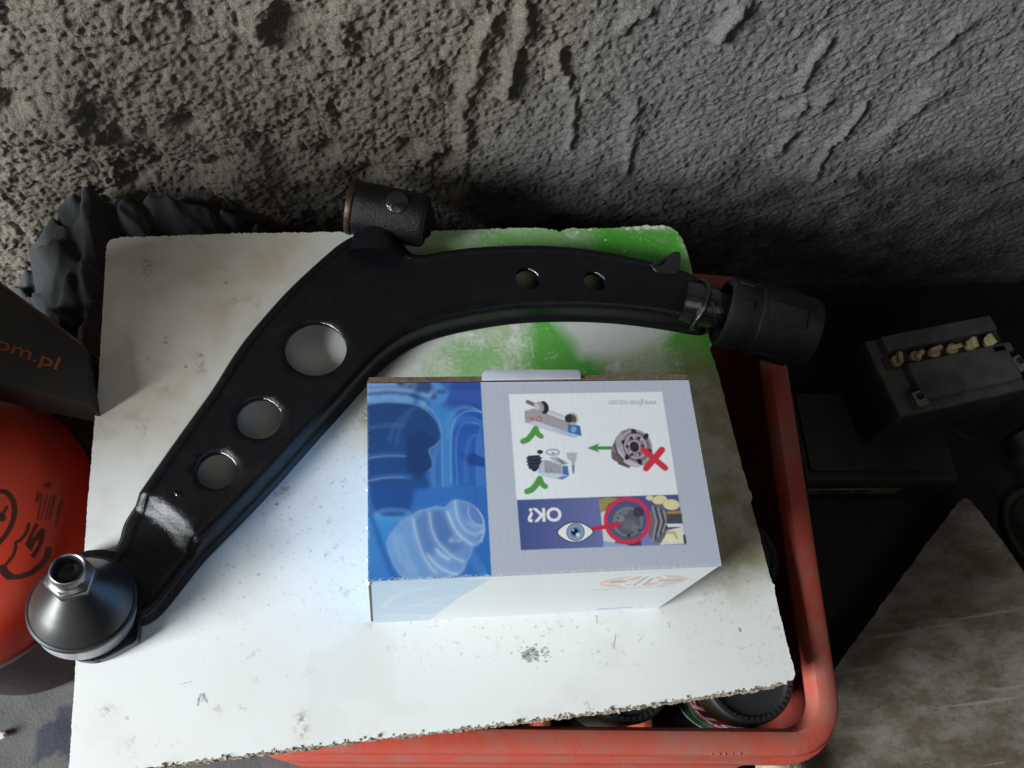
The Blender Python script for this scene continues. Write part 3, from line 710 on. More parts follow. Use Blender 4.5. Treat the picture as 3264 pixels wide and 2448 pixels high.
# dark rubber boot
RL.poly(ZA([(150, 470), (480, 440), (850, 470), (1000, 540), (1120, 650), (1200, 760), (1235, 880), (1225, 1000), (1160, 1080), (1060, 1130), (1090, 1220), (1130, 1310), (1120, 1390), (1060, 1440), (1000, 1480), (1060, 1560), (1090, 1659), (150, 1659)]), (26, 62, 118), 1, (24, 72, 140), (0, -1))
RL.poly(ZA([(740, 900), (1000, 860), (1180, 1000), (1060, 1130), (1090, 1220), (1120, 1390), (1000, 1480), (900, 1560), (740, 1400)]), (18, 48, 104), .8)
RL.poly(ZB([(170, 0), (900, 0), (850, 20), (705, 40), (690, 180), (640, 300), (240, 300), (190, 180)]), (24, 74, 146))
for q, al in (([(210, 820), (400, 790), (560, 780), (700, 800)], .35), ([(210, 1230), (420, 1205), (700, 1215)], .4), ([(210, 1560), (400, 1520), (640, 1510), (800, 1530)], .5), ([(500, 1000), (560, 800), (700, 640), (880, 520)], .25), ([(600, 1060), (640, 820), (780, 640)], .25)):
    RL.stroke(ZA(q), .0016, (92, 142, 205), al)
# metal collar and joint
RL.poly(ZA([(1080, 100), (1220, 150), (1320, 240), (1355, 330), (1300, 440), (1200, 500), (1090, 555), (900, 470), (850, 200), (900, 100)]), (92, 150, 220), 1, (70, 130, 208), (0, -1))
RL.poly(ZA([(860, 110), (1060, 110), (1130, 260), (1080, 350), (960, 340), (860, 280)]), (46, 76, 128))
RL.stroke(ZA([(1090, 110), (1220, 160), (1320, 260)]), .0014, (40, 74, 140), .8)
RL.poly(ZA(ell((1240, 302), 80, 26)), (34, 56, 112)); RL.poly(ZA([(1110, 300), (1180, 350), (1160, 410), (1100, 420), (1070, 370)]), (54, 66, 128))
RL.poly(ZA([(150, 130), (590, 130), (590, 205), (150, 215)]), (120, 160, 220))
RL.poly(ZA([(150, 200), (600, 195), (620, 250), (150, 265)]), (54, 88, 150))
for y0, y1, c in ((225, 240, (132, 172, 228)), (262, 272, (36, 62, 116)), (285, 300, (140, 180, 232))):
    RL.stroke(ZA([(150, y0+8), (500, y0-10), (820, y1)]), .0030, c, .9)
RL.poly(ZA([(590, 130), (900, 150), (860, 240), (620, 240)]), (38, 62, 112))
for q in ([(690, 170), (890, 160), (870, 190), (720, 190)], [(640, 235), (760, 200), (780, 225)], [(800, 250), (900, 200), (860, 250)], [(600, 240), (650, 210), (660, 235)]):
    RL.poly(ZA(q), (140, 178, 230), .9)
RL.poly(ZA([(150, 320), (500, 290), (840, 320), (1000, 400), (1095, 500), (1080, 525), (950, 430), (800, 370), (500, 330), (150, 355)]), (28, 52, 104))
RL.poly(ZA([(150, 358), (520, 332), (760, 350), (850, 392), (850, 468), (480, 440), (150, 470)]), (116, 166, 224))
RL.poly(ZA([(920, 400), (1010, 440), (1090, 560), (1080, 575), (920, 490)]), (122, 170, 226))
for x, y in ((350, 382), (515, 398), (675, 382), (805, 402), (945, 430), (1035, 510)): RL.poly(ZA(ell((x, y), 24, 22)), (70, 120, 190)); RL.poly(ZA(ell((x+4, y+3), 13, 12)), (120, 165, 225))
RL.stroke(ZA([(960, 330), (1070, 365), (1110, 300)]), .0014, (170, 195, 235), .8)
# pale lower-left, ring and translucent boot
RL.poly(ZB([(150, 320), (650, 330), (480, 450), (400, 600), (420, 800), (560, 1150), (150, 1150)]), (66, 150, 222), 1, (58, 122, 200), (0, -1))
RL.poly(ZB(ell((455, 318), 205, 54)), (120, 180, 232)); RL.poly(ZB(ell((455, 318), 180, 40)), (30, 84, 158))
RL.stroke(ZB([(175, 300), (240, 460), (330, 720), (420, 960), (480, 1085)]), .0022, (26, 78, 152), .8)
RL.stroke(ZB([(180, 340), (250, 560), (380, 900), (460, 1085)]), .003, (46, 104, 184), .4)
bt = [(470, 500), (560, 400), (700, 330), (740, 290), (870, 265), (960, 235), (1070, 260), (1100, 210), (1190, 155), (1290, 180), (1340, 195), (1420, 240), (1500, 340), (1530, 440), (1525, 560), (1480, 650), (1400, 690), (1380, 720), (1370, 790), (1310, 870), (1300, 930), (1260, 1000), (1190, 1030), (1120, 1035), (1050, 1085), (560, 1085), (450, 880), (400, 760), (385, 650), (410, 580)]
RL.poly(ZB(bt), (128, 178, 232), .86, (112, 150, 206), (1, 0))
RL.poly(ZB([(690, 380), (870, 275), (1080, 300), (1200, 560), (1290, 680), (1180, 790), (960, 760), (860, 900), (740, 720)]), (84, 124, 186), .72)
RL.poly(ZB([(870, 280), (1060, 270), (1100, 420), (1240, 640), (1100, 700), (960, 620), (880, 440)]), (74, 112, 176), .6)
RL.poly(ZB([(1200, 200), (1400, 250), (1500, 380), (1500, 450), (1380, 420), (1250, 300)]), (88, 128, 196), .6)
for q, wd in (([(690, 380), (720, 560), (790, 780), (900, 960), (960, 1010)], .0030), ([(880, 300), (900, 480), (960, 640), (1100, 780), (1200, 850), (1290, 880)], .0024), ([(860, 800), (980, 940), (1120, 1010), (1200, 1030)], .0026), ([(960, 740), (1040, 820), (1110, 850)], .0034), ([(1090, 300), (1160, 480), (1260, 600), (1380, 680)], .0034), ([(1180, 170), (1200, 360), (1300, 520), (1420, 570), (1500, 520)], .0022), ([(1340, 420), (1420, 480), (1510, 470)], .0026), ([(460, 560), (520, 780), (680, 1040)], .0020), ([(540, 580), (620, 800), (740, 1040)], .0018), ([(1290, 930), (1240, 1000), (1190, 1030)], .0014), ([(1525, 500), (1490, 640), (1400, 690)], .0016)):
    RL.stroke(ZB(q), wd, (168, 200, 240), .42)
for q in (ell((1140, 630), 34, 26), ell((1220, 635), 26, 22), ell((1180, 575), 16, 18)): RL.poly(ZB(q), (176, 206, 240), .8)
RL.poly(ZB([(1380, 730), (1460, 830), (1590, 1060), (1480, 1060), (1330, 880)]), (66, 132, 208), .9)
RL.poly(ZB([(150, 1085), (1610, 1050), (1610, 1110), (150, 1170)]), (84, 148, 214), .9)
RL.poly(ZB([(150, 1086), (560, 1076), (560, 1096), (150, 1108)]), (40, 88, 164), .7)
RL.a = RL.a*.95+lin((110, 160, 215))*.05
RL.blur(9, int(.062*RL.res))
for q, wd, al in (([(205, 470), (480, 440), (850, 470), (1000, 540), (1120, 650), (1200, 760), (1235, 880)], .0007, .35), ([(1225, 1000), (1160, 1080), (1060, 1130), (1090, 1220), (1130, 1310), (1120, 1390), (1060, 1440)], .0007, .4), ([(1100, 560), (1240, 760), (1250, 1000), (1260, 1650)], .0008, .35), ([(1380, 1600), (1370, 1000), (1400, 760), (1500, 620), (1660, 570), (1800, 590)], .0008, .45), ([(1470, 1650), (1440, 1100), (1480, 820), (1600, 730), (1800, 760)], .0006, .3), ([(200, 1250), (450, 1215), (730, 1225)], .0006, .4), ([(200, 1580), (420, 1530), (700, 1525)], .0006, .4)):
    RL.stroke(chaikin(np.array(ZA(q)), 2, False), wd, (150, 196, 238), al)
for q, wd, al in ((bt+[bt[0]], .0006, .35), ([(690, 380), (720, 560), (790, 780), (900, 960), (960, 1010)], .0009, .55), ([(860, 800), (980, 940), (1120, 1010), (1200, 1030)], .0010, .6), ([(1090, 300), (1160, 480), (1260, 600), (1380, 680)], .0010, .6), ([(960, 740), (1040, 820), (1110, 850)], .0012, .6), ([(1180, 170), (1200, 360), (1300, 520), (1420, 570), (1500, 520)], .0007, .5), ([(1340, 240), (1330, 340), (1420, 450), (1510, 460), (1520, 380), (1440, 260)], .0007, .45), ([(880, 300), (900, 480), (960, 640), (1100, 780), (1200, 850), (1290, 880)], .0008, .5)):
    RL.stroke(chaikin(np.array(ZB(q)), 2, False), wd, (196, 220, 246), al)
RL.blur(3, int(.062*RL.res))
gx_, gy_ = RL.grid(); cut = int(.062*RL.res); RL.a[:, :cut] *= (.88+.24*fbm(gx_[:, :cut]*45, gy_[:, :cut]*45, 301, 4))[..., None]
RL.poly(lp([(1530, 1180), (1569, 1875), (2400, 1875), (2400, 1180)]), (187, 194, 211))
# --- white panel
RL.poly(Z5([(80, 95), (1880, 65), (2066, 1270), (170, 1336)]), (238, 243, 250))
# drive shaft on its box
RL.poly(Z5([(262, 295), (370, 262), (780, 420), (780, 545), (400, 412), (270, 432)]), (168, 168, 176))
RL.poly(Z5([(270, 432), (400, 412), (780, 545), (850, 610), (700, 575)]), (208, 214, 232)); RL.poly(Z5([(560, 490), (780, 545), (930, 585), (835, 612)]), (170, 196, 236), .8)
RL.poly(Z5([(775, 440), (915, 465), (935, 588), (775, 545)]), (70, 116, 178)); RL.poly(Z5(ell((840, 510), 34, 36)), (130, 178, 226))
RL.stroke(Z5([(300, 185), (380, 220)]), .0026, (120, 116, 122)); RL.poly(Z5([(370, 205), (440, 180), (500, 320), (400, 290), (385, 245)]), (186, 180, 186))
RL.poly(Z5(ell((490, 252), 58, 78, -.3)), (44, 46, 60)); RL.poly(Z5(ell((440, 250), 52, 66, -.3)), (168, 162, 168)); RL.poly(Z5(ell((415, 245), 30, 40, -.3)), (210, 205, 208))
RL.poly(Z5([(550, 275), (740, 345), (725, 385), (545, 320)]), (206, 208, 218)); RL.poly(Z5(ell((825, 385), 68, 74, -.2)), (190, 184, 176)); RL.poly(Z5(ell((790, 380), 56, 52, -.2)), (52, 54, 66)); RL.poly(Z5(ell((845, 385), 26, 46, -.2)), (96, 92, 88))
RL.stroke(Z5(ell((432, 388), 30, 24)), .0009, (206, 96, 80), .8); RL.stroke(Z5([(335, 385), (368, 382)]), .0016, (196, 110, 90), .8)
# boot kit on its box
RL.poly(Z5([(298, 820), (440, 810), (452, 860), (448, 900), (440, 940), (420, 975), (400, 1005), (360, 1005), (335, 965), (310, 925), (300, 880)]), (50, 54, 70))
for yy, w0, w1 in ((850, 296, 452), (888, 298, 456), (926, 308, 444), (958, 322, 430)): RL.stroke(Z5([(w0, yy), ((w0+w1)/2, yy+14), (w1, yy-4)]), .0016, (66, 72, 90)); RL.stroke(Z5([(w0+6, yy+12), ((w0+w1)/2, yy+28), (w1-6, yy+10)]), .0009, (28, 30, 42))
RL.poly(Z5(ell((445, 775), 37, 24)), (48, 48, 58)); RL.poly(Z5([(425, 790), (465, 790), (455, 802), (432, 802)]), (40, 40, 50))
RL.stroke(Z5(ell((595, 778), 76, 32)+[(671, 778)]), .0009, (158, 164, 180)); RL.poly(Z5([(580, 775), (618, 775), (615, 808), (582, 808)]), (170, 175, 190))
RL.poly(Z5([(750, 785), (888, 780), (884, 850), (855, 895), (850, 1000), (842, 1035), (830, 1035), (818, 1000), (815, 895), (765, 850)]), (186, 190, 198)); RL.poly(Z5([(818, 930), (850, 930), (846, 1030), (832, 1030)]), (130, 135, 150)); RL.poly(Z5([(870, 790), (890, 782), (884, 850), (860, 890)]), (214, 218, 226))
RL.poly(Z5([(490, 868), (560, 880), (700, 930), (700, 1035), (500, 1020)]), (166, 168, 182)); RL.poly(Z5([(490, 868), (500, 1020), (420, 1030), (440, 930)]), (196, 202, 220))
RL.poly(Z5([(550, 840), (640, 828), (785, 912), (720, 935), (620, 890)]), (176, 188, 210)); RL.poly(Z5([(630, 850), (700, 870), (745, 910), (715, 925)]), (120, 130, 152))
RL.poly(Z5([(705, 940), (770, 938), (788, 1052), (705, 1075)]), (78, 122, 182)); RL.poly(Z5([(430, 1035), (500, 1022), (700, 1037), (788, 1055), (710, 1098), (620, 1090), (480, 1062)]), (208, 216, 234)); RL.poly(Z5([(640, 1090), (700, 1060), (788, 1055), (715, 1100)]), (96, 138, 200))
RL.stroke(Z5(ell((545, 990), 32, 22)), .0007, (150, 120, 120), .7)
for dx, dy in ((0, 0), (48, 588)):
    RL.stroke(Z5([(245+dx, 652+dy), (300+dx, 630+dy), (350+dx, 575+dy), (395+dx, 500+dy)]), .0036, (88, 160, 82)); RL.stroke(Z5([(398+dx, 510+dy), (425+dx, 570+dy), (458+dx, 592+dy)]), .0034, (88, 160, 82))
    RL.poly(Z5([(395+dx, 462+dy), (425+dx, 520+dy), (385+dx, 560+dy), (350+dx, 535+dy)]), (88, 160, 82))
# arrow, joint, cross
RL.poly(Z5([(995, 730), (1145, 672), (1122, 708), (1285, 708), (1285, 748), (1120, 748), (1145, 782)]), (74, 152, 80))
RL.poly(Z5([(1340, 600), (1400, 530), (1500, 495), (1600, 520), (1690, 590), (1750, 700), (1770, 790), (1740, 870), (1660, 930), (1560, 955), (1440, 930), (1330, 885), (1285, 840), (1280, 780), (1285, 720)]), (140, 132, 140))
RL.poly(Z5([(1280, 770), (1360, 780), (1480, 900), (1440, 930), (1330, 885), (1285, 850)]), (112, 104, 108))
RL.poly(Z5([(1340, 600), (1400, 540), (1420, 560), (1380, 700), (1420, 830), (1540, 930), (1480, 935), (1330, 790)]), (176, 168, 174))
RL.poly(Z5(ell((1575, 715), 186, 212, -.42)), (182, 174, 182)); RL.poly(Z5(ell((1580, 712), 160, 186, -.42)), (128, 120, 130))
RL.stroke(Z5([(1345, 745), (1380, 810), (1440, 870), (1530, 920), (1600, 935)]), .0028, (206, 200, 206)); RL.stroke(Z5([(1320, 690), (1350, 790), (1420, 870)]), .0016, (96, 90, 96))
for a in np.linspace(0, 6.283, 7)[:-1]:
    RL.poly(Z5(ell((1580+150*math.cos(a+.3), 712+178*math.sin(a+.3)), 40, 30, a)), (58, 46, 62))
RL.poly(Z5(ell((1568, 708), 128, 150, -.42)), (186, 180, 190)); RL.poly(Z5(ell((1566, 708), 108, 130, -.42)), (146, 138, 150))
for a in np.linspace(0, 6.283, 7)[:-1]:
    RL.poly(Z5(ell((1562+88*math.cos(a), 708+108*math.sin(a)), 26, 22, a)), (74, 60, 76)); RL.poly(Z5(ell((1570+88*math.cos(a+.25), 704+108*math.sin(a+.25)), 12, 12)), (206, 200, 206))
RL.poly(Z5(ell((1556, 712), 68, 76, -.4)), (196, 188, 196)); RL.poly(Z5(ell((1554, 714), 56, 66, -.4)), (58, 46, 70))
for k in range(10): RL.stroke(Z5([(1370+k*14, 895+k*5), (1364+k*14, 915+k*5)]), .0007, (80, 74, 80))
RL.stroke(Z5([(1660, 750), (1915, 960)]), .0040, (214, 60, 76)); RL.stroke(Z5([(1880, 745), (1690, 968)]), .0040, (214, 60, 76))
draw_text(RL, text_tris("www.gknservice.com", 0), Z5([(1812, 147)])[0], -UX*abs(Z5([(1812, 150)])[0][0]-Z5([(1255, 165)])[0][0])+UY*0, -UY*.0054, (120, 132, 172), .8)
# --- blue strip with eye and inspection picture
RL.poly(Z6([(140, 98), (906, 70), (950, 538), (178, 568)]), (72, 88, 146), 1, (112, 122, 176), (1, 0))
RL.poly(Z6([(906, 70), (1655, 45), (1728, 512), (950, 538)]), (86, 88, 150))
RL.poly(Z6([(906, 90), (1000, 70), (1130, 90), (1000, 130), (960, 210), (920, 210)]), (160, 152, 90)); RL.poly(Z6([(925, 215), (970, 200), (1000, 400), (1080, 470), (1050, 500), (950, 480)]), (214, 216, 214))
RL.poly(Z6([(1310, 390), (1560, 380), (1560, 520), (1310, 525)]), (120, 136, 196)); RL.poly(Z6([(950, 480), (1060, 500), (1190, 520), (1190, 532), (950, 538)]), (150, 172, 220))
RL.poly(Z6(ell((1175, 300), 165, 165)), (92, 96, 112)); RL.poly(Z6(ell((1180, 300), 140, 140)), (128, 132, 146)); RL.poly(Z6(ell((1185, 305), 118, 122)), (98, 100, 114))
for c, r, col in (((1280, 210), 52, (64, 54, 66)), ((1110, 270), 40, (140, 142, 154)), ((1200, 330), 60, (112, 116, 130)), ((1150, 200), 40, (126, 128, 140)), ((1090, 330), 26, (66, 66, 78)), ((1250, 360), 40, (122, 126, 140)), ((1190, 430), 18, (50, 44, 54)), ((1290, 380), 16, (60, 56, 66)), ((1088, 265), 12, (56, 56, 66))): RL.poly(Z6(ell(c, r, r*.9)), col, .85)
RL.poly(Z6([(1400, 150), (1480, 130), (1550, 230), (1560, 380), (1500, 500), (1420, 490), (1350, 380), (1380, 250)]), (112, 112, 122))
for k in range(6): RL.stroke(Z6([(1415+k*26, 160+k*10), (1450+k*24, 300), (1415+k*24, 480-k*22)]), .0012, (66, 64, 74) if k % 2 else (158, 158, 166), .9)
for c, rx, ry, rot in (((1390, 78), 40, 22, .1), ((1480, 95), 70, 40, -.1), ((1590, 140), 78, 48, .05)): RL.poly(Z6(ell(c, rx+4, ry+4, rot)), (150, 142, 84)); RL.poly(Z6(ell(c, rx, ry, rot)), (232, 222, 176))
RL.poly(Z6([(1540, 205), (1680, 195), (1690, 225), (1560, 245)]), (170, 140, 80)); RL.poly(Z6([(1545, 230), (1690, 222), (1697, 318), (1545, 318)]), (78, 80, 92)); RL.poly(Z6([(1545, 320), (1690, 318), (1702, 345), (1560, 350)]), (232, 236, 240))
RL.poly(Z6([(1560, 380), (1700, 345), (1726, 505), (1480, 518), (1530, 440)]), (226, 230, 206)); RL.poly(Z6(ell((1590, 445), 58, 48)), (238, 234, 200)); RL.stroke(Z6([(1550, 400), (1620, 402), (1640, 450)]), .0014, (190, 184, 140)); RL.stroke(Z6([(1712, 430), (1722, 500)]), .0016, (70, 74, 92))
RL.poly(Z6([(1190, 510), (1300, 470), (1305, 522), (1190, 527)]), (86, 70, 80))
RL.stroke(Z6(ell((1176, 288), 204, 204, 0, 60)+[(1380, 288)]), .0023, (218, 58, 82))
RL.stroke(Z6([(850, 368), (1060, 332)]), .0026, (208, 50, 78)); RL.poly(Z6([(1130, 320), (1035, 303), (1050, 335), (1048, 368)]), (208, 50, 78))
eyo = [(497, 400), (560, 340), (620, 308), (690, 298), (760, 312), (820, 345), (876, 392), (820, 445), (760, 485), (690, 502), (620, 490), (555, 455)]
RL.poly(Z6(chaikin(eyo, 2)), (34, 36, 58)); ce = np.array([688, 400.0])
RL.poly(Z6(chaikin([tuple(ce+(np.array(p)-ce)*np.array([.925, .90])) for p in eyo], 2)), (242, 245, 250))
RL.poly(Z6(ell((690, 398), 86, 84)), (40, 44, 66)); RL.poly(Z6(ell((690, 398), 78, 77)), (140, 166, 200)); RL.poly(Z6(ell((690, 400), 52, 52)), (112, 140, 180)); RL.poly(Z6(ell((684, 396), 34, 33)), (24, 26, 44)); RL.poly(Z6(ell((712, 424), 20, 20)), (206, 222, 242)); RL.poly(Z6(ell((668, 380), 9, 9)), (206, 222, 242))
okx0, okx1 = Z6([(557, 230)])[0], Z6([(240, 240)])[0]; okh = np.array(Z6([(400, 170)])[0])-np.array(Z6([(405, 302)])[0])
draw_text(RL, text_tris("OK?", 0, .028), Z6([(553, 166)])[0], np.array(Z6([(238, 175)])[0])-np.array(Z6([(553, 166)])[0]), -okh, (240, 243, 250))
RL.blur(2)
# crease whitening and scuffs along the front fold and right edge
gx_, gy_ = RL.grid()
nf = fbm(gx_*1500, gy_*1500, 9, 2); ed = np.exp(-(gy_/.0012)**2)+.7*np.exp(-((BXW-gx_)/.0010)**2)+.5*np.exp(-(gx_/.0009)**2)
k = np.clip(ed*sstep(.48, .70, nf)*.55, 0, 1)[..., None]; RL.a = RL.a*(1-k)+lin((240, 243, 248))*k
cor = .994+.010*np.sin(gx_*2*math.pi/.0042+fbm(gx_*20, gy_*20, 3)*2); RL.a *= .86*cor[..., None]
RL.a *= (1+.05*(fbm(gx_*700, gy_*700, 77, 3)-.5))[..., None]
m_lid = imgmat("carton_lid_print", RL.image("lid_print"), .34)
L(m_lid, bump(m_lid, noise(m_lid, 90, 3), .06, .001), bsdf(m_lid).inputs["Normal"])
# --- front panel print
RF = Raster(BXW, BXH, 4500, lin((222, 228, 230)), ss=2)
def F7(p): return [frontp(1850+x*.21248, 1800+y*.21248) for x, y in p]
def FB(p): return [frontp(1130+x*.27121, 1550+y*.27121) for x, y in p]
RF.poly(FB([(120, 1060), (1610, 1090), (1200, 1320), (840, 1590), (820, 1640), (120, 1640)]), (186, 202, 222), 1, (176, 206, 230), (0, 1))
for q in ([(300, 1420), (420, 1300), (640, 1220), (900, 1190)], [(560, 1440), (800, 1370), (1000, 1310), (1280, 1285)], [(300, 1530), (560, 1505), (800, 1525)], [(780, 1540), (900, 1510), (1010, 1500)], [(640, 1400), (900, 1400), (1050, 1420)]):
    RF.stroke(FB(q), .004, (212, 224, 238), .5)
RF.blur(5)
RF.poly(FB([(1600, 1080), (1600, 1700), (700, 1700), (850, 1590), (1200, 1320)]), (222, 229, 232))
def ar(t, s=0, sh=0): return t
ov = [F7([(960+675*math.cos(a)*1.0-30*math.sin(a)*0, 245-88*math.sin(a)-52*math.cos(a)*.72)])[0] for a in np.linspace(0, 6.283, 60)[:-1]]
RF.poly(ov, (226, 172, 152), .70)
ci = [F7([(960+340*math.cos(a), 242-90*math.sin(a)-30*math.cos(a))])[0] for a in np.linspace(0, 6.283, 60)]
RF.stroke(ci, .0022, (236, 236, 236))
RF.poly(F7([(350, 275), (700, 235), (900, 225), (1080, 210), (1560, 190), (1580, 215), (1240, 262), (1000, 262), (760, 290), (370, 292)]), (228, 232, 233), .9)
RF.poly(F7([(735, 325), (985, 150), (1200, 152), (960, 320)]), (228, 232, 233))
for a, b in (((470, 262), (680, 245)), ((1210, 235), (1540, 215))): 
    n_ = 9
    for k in range(n_):
        x = a[0]+(b[0]-a[0])*k/(n_-1); y = a[1]+(b[1]-a[1])*k/(n_-1); RF.stroke(F7([(x-8, y+14), (x+8, y-14)]), .0016, (150, 160, 166), .8)
for a, b in (((815, 305), (940, 225)), ((960, 298), (1090, 205)), ((950, 215), (1010, 180))): RF.stroke(F7([a, b]), .0024, (140, 150, 158), .8)
def fx(q): return np.array(F7([q])[0])
o1 = fx((160, 395)); e1 = fx((1405, 350))-o1
draw_text(RF, text_tris("Original GKN Parts", .25), o1, np.array([e1[0], 0]), np.array([0, .0058]), (150, 152, 158), .85)
RF.poly(F7([(225, 668), (330, 650), (520, 645), (700, 632), (810, 628), (780, 648), (600, 655), (420, 668), (300, 676)]), (160, 176, 208), .9); RF.poly(F7([(850, 638), (960, 622), (1000, 630), (940, 640)]), (170, 184, 212), .8)
gx_, gy_ = RF.grid(); nf = fbm(gx_*1300, gy_*1300, 19, 2)
k = np.clip(np.exp(-((BXH-gy_)/.0014)**2)*sstep(.42, .6, nf), 0, 1)[..., None]; RF.a = (RF.a*(1-k)+lin((244, 246, 250))*k)*.84
m_front = imgmat("carton_front_print", RF.image("front_print"), .32)
carton = thing("parts_carton", "blue and grey printed cardboard carton with an eye and OK? on its lid", "box")
BM = Matrix.Translation(Vector(BO)) @ Matrix.Rotation(BXR, 4, 'Z')
def panel(name, o, ex, ey, w, h, t, m, parent=carton, edge=m_card):
    """card panel: printed outer face with uv 0..1, corrugated edges"""
    o, ex, ey = (Vector(q) for q in (o, ex, ey)); nn = ex.cross(ey)
    v = [BM @ (o+ex*a+ey*b-nn*c) for c in (0, t) for a, b in ((0, 0), (w, 0), (w, h), (0, h))]
    me = bpy.data.meshes.new(name); me.from_pydata(v, [], [(0, 1, 2, 3), (7, 6, 5, 4), (0, 4, 5, 1), (1, 5, 6, 2), (2, 6, 7, 3), (3, 7, 4, 0)])
    uv = me.uv_layers.new(name="print"); uvc = [(0, 0), (1, 0), (1, 1), (0, 1)]
    for i in range(4): uv.data[i].uv = uvc[i]
    ob = link(name, me, [m, edge, m_cardgrey], parent)
    for i, p in enumerate(me.polygons): p.material_index = 0 if i == 0 else 2 if (i == 4 and name == 'front_panel') else 1
    return ob
T = .0024
m_blueside = mat("blue_side_print", (.10, .30, .62), .4)
panel("front_panel", (.0016, 0, 0), (1, 0, 0), (0, 0, 1), BXW-.0024, BXH-.0006, T, m_front)
panel("side_panel", (0, BXD-.001, 0), (0, -1, 0), (0, 0, 1), BXD-.002, BXH-.0012, T, m_blueside)
panel("side_panel", (BXW, .001, 0), (0, 1, 0), (0, 0, 1), BXD-.002, BXH-.0012, T, m_cardgrey)
panel("back_panel", (BXW-.001, BXD, 0), (-1, 0, 0), (0, 0, 1), BXW-.002, BXH+.0006, .0030, m_cardgrey)
panel("base_panel", (.003, BXD-.004, .0006), (1, 0, 0), (0, -1, 0), BXW-.006, BXD-.008, -.002, m_cardgrey)
# lid: one sheet, folded softly at the front edge, slightly bowed
nx, ny = 40, 24; v, f, uvs = [], [], []
for j in range(ny+1):
    for i in range(nx+1):
        x, y = BXW*i/nx, (BXD-.0034)*j/ny
        z = BXH+.0006*math.sin(math.pi*i/nx)*math.sin(math.pi*j/ny)
        v.append(BM @ Vector((x, y-.0003, z))); uvs.append((x/BXW, y/BXD))
nv = len(v)
f = [(j*(nx+1)+i, j*(nx+1)+i+1, (j+1)*(nx+1)+i+1, (j+1)*(nx+1)+i) for j in range(ny) for i in range(nx)]
v += [p-Vector((0, 0, .0022)) for p in v]
f2 = [tuple(nv+k for k in q[::-1]) for q in f]
bd = [i for i in range(nx+1)]+[(j+1)*(nx+1)-1+0 for j in range(1, ny+1)]+[ny*(nx+1)+i for i in range(nx-1, -1, -1)]+[j*(nx+1) for j in range(ny-1, 0, -1)]
f3 = [(bd[k], nv+bd[k], nv+bd[(k+1) % len(bd)], bd[(k+1) % len(bd)]) for k in range(len(bd))]
me = bpy.data.meshes.new("lid"); me.from_pydata(v, [], f+f2+f3); uv = me.uv_layers.new(name="print")
for lp_ in me.loops: uv.data[lp_.index].uv = uvs[lp_.vertex_index % nv]
lid = link("lid", me, [m_lid, m_cardgrey], carton)
for i, p in enumerate(me.polygons): p.material_index = 0 if i < len(f) else 1
lid["label"] = "printed lid with blue picture strip, white panel and upside-down OK?"
# tuck flap reaching over the back wall
q = [lidp(x, y) for x, y in [(1535, 1215), (1538, 1193), (1545, 1184), (1700, 1182), (1838, 1183), (1848, 1188), (1850, 1210)]]
pts = [(a, b) for a, b in q]
pr = prism("tuck_flap", pts, BXH+.0004, BXH+.0022, m_cardgrey, carton, .0005, BM)
lathe("corner_fray", [(.0016, 0), (.0022, .0012), (.001, .0026)], Matrix.Translation(Vector(BM @ Vector((.0004, .0002, BXH-.0035)))), mat("white_fray", (.75, .72, .70), .9), carton, 7)
for yy in (.012, .030, .052): lathe("edge_scuff", [(.0006, 0), (.0010, .0008), (.0004, .0018)], Matrix.Translation(Vector(BM @ Vector((-.0001, yy, BXH-.0018)))), bpy.data.materials["white_fray"], carton, 6)

# =================================================================== RED CRATE
E1 = np.array([.9913, -.1315]); E2 = np.array([.1315, .9913])
CA0, CA1, CB0, CB1 = -.098, .319, .0262, .418
def CW(a, b): return a*E1+b*E2
def rrect(d, r, n=7):
    a0, a1, b0, b1 = CA0+d, CA1-d, CB0+d, CB1-d; r = max(r-d, .004); p = []
    for cx, cy, s in ((a1-r, b0+r, -math.pi/2), (a1-r, b1-r, 0), (a0+r, b1-r, math.pi/2), (a0+r, b0+r, math.pi)):
        for k in range(n): t = s+math.pi/2*k/(n-1); p.append((cx+r*math.cos(t), cy+r*math.sin(t)))
    return resample(np.array(p), .004) if False else np.array(p)
def rings(name, prof, m, parent, r=.040, closed=False, wob=0.0, skip=None):
    v, f, loc = [], [], []; n = None
    for k, (d, z) in enumerate(prof):
        p = rrect(d, r, 9); 
        q = []
        for i in range(len(p)):
            a, b = p[i], p[(i+1) % len(p)]; L_ = np.linalg.norm(b-a); m_ = 12 if L_ > .1 else 1
            for j in range(m_): q.append(a+(b-a)*j/m_)
        n = len(q)
        for i, c in enumerate(q):
            w_ = CW(*c); loc.append((c[0], c[1], z)); h = wob*(math.sin(w_[0]*31+w_[1]*17)+.6*math.sin(w_[1]*53+1)); v.append((w_[0], w_[1], z+h))
    K = len(prof)
    for k in range(K-1 if not closed else K):
        k2 = (k+1) % K; f += [q for q in ((k*n+i, k*n+(i+1) % n, k2*n+(i+1) % n, k2*n+i) for i in range(n)) if not (skip and skip([loc[j] for j in q]))]
    return obj(name, v, f, m, parent, angle=.55)
crate = thing("plastic_crate", "salmon red plastic crate under the white board, holding upturned oil bottles", "crate")
RZ = -.0166
rings("rim", [(0, RZ-.013), (0, RZ-.0034), (.0012, RZ-.0012), (.0034, RZ), (.0128, RZ), (.0158, RZ-.0012), (.0180, RZ-.0052), (.0192, RZ-.015), (.0165, RZ-.015), (.003, RZ-.0135)], m_crate, crate, closed=True)
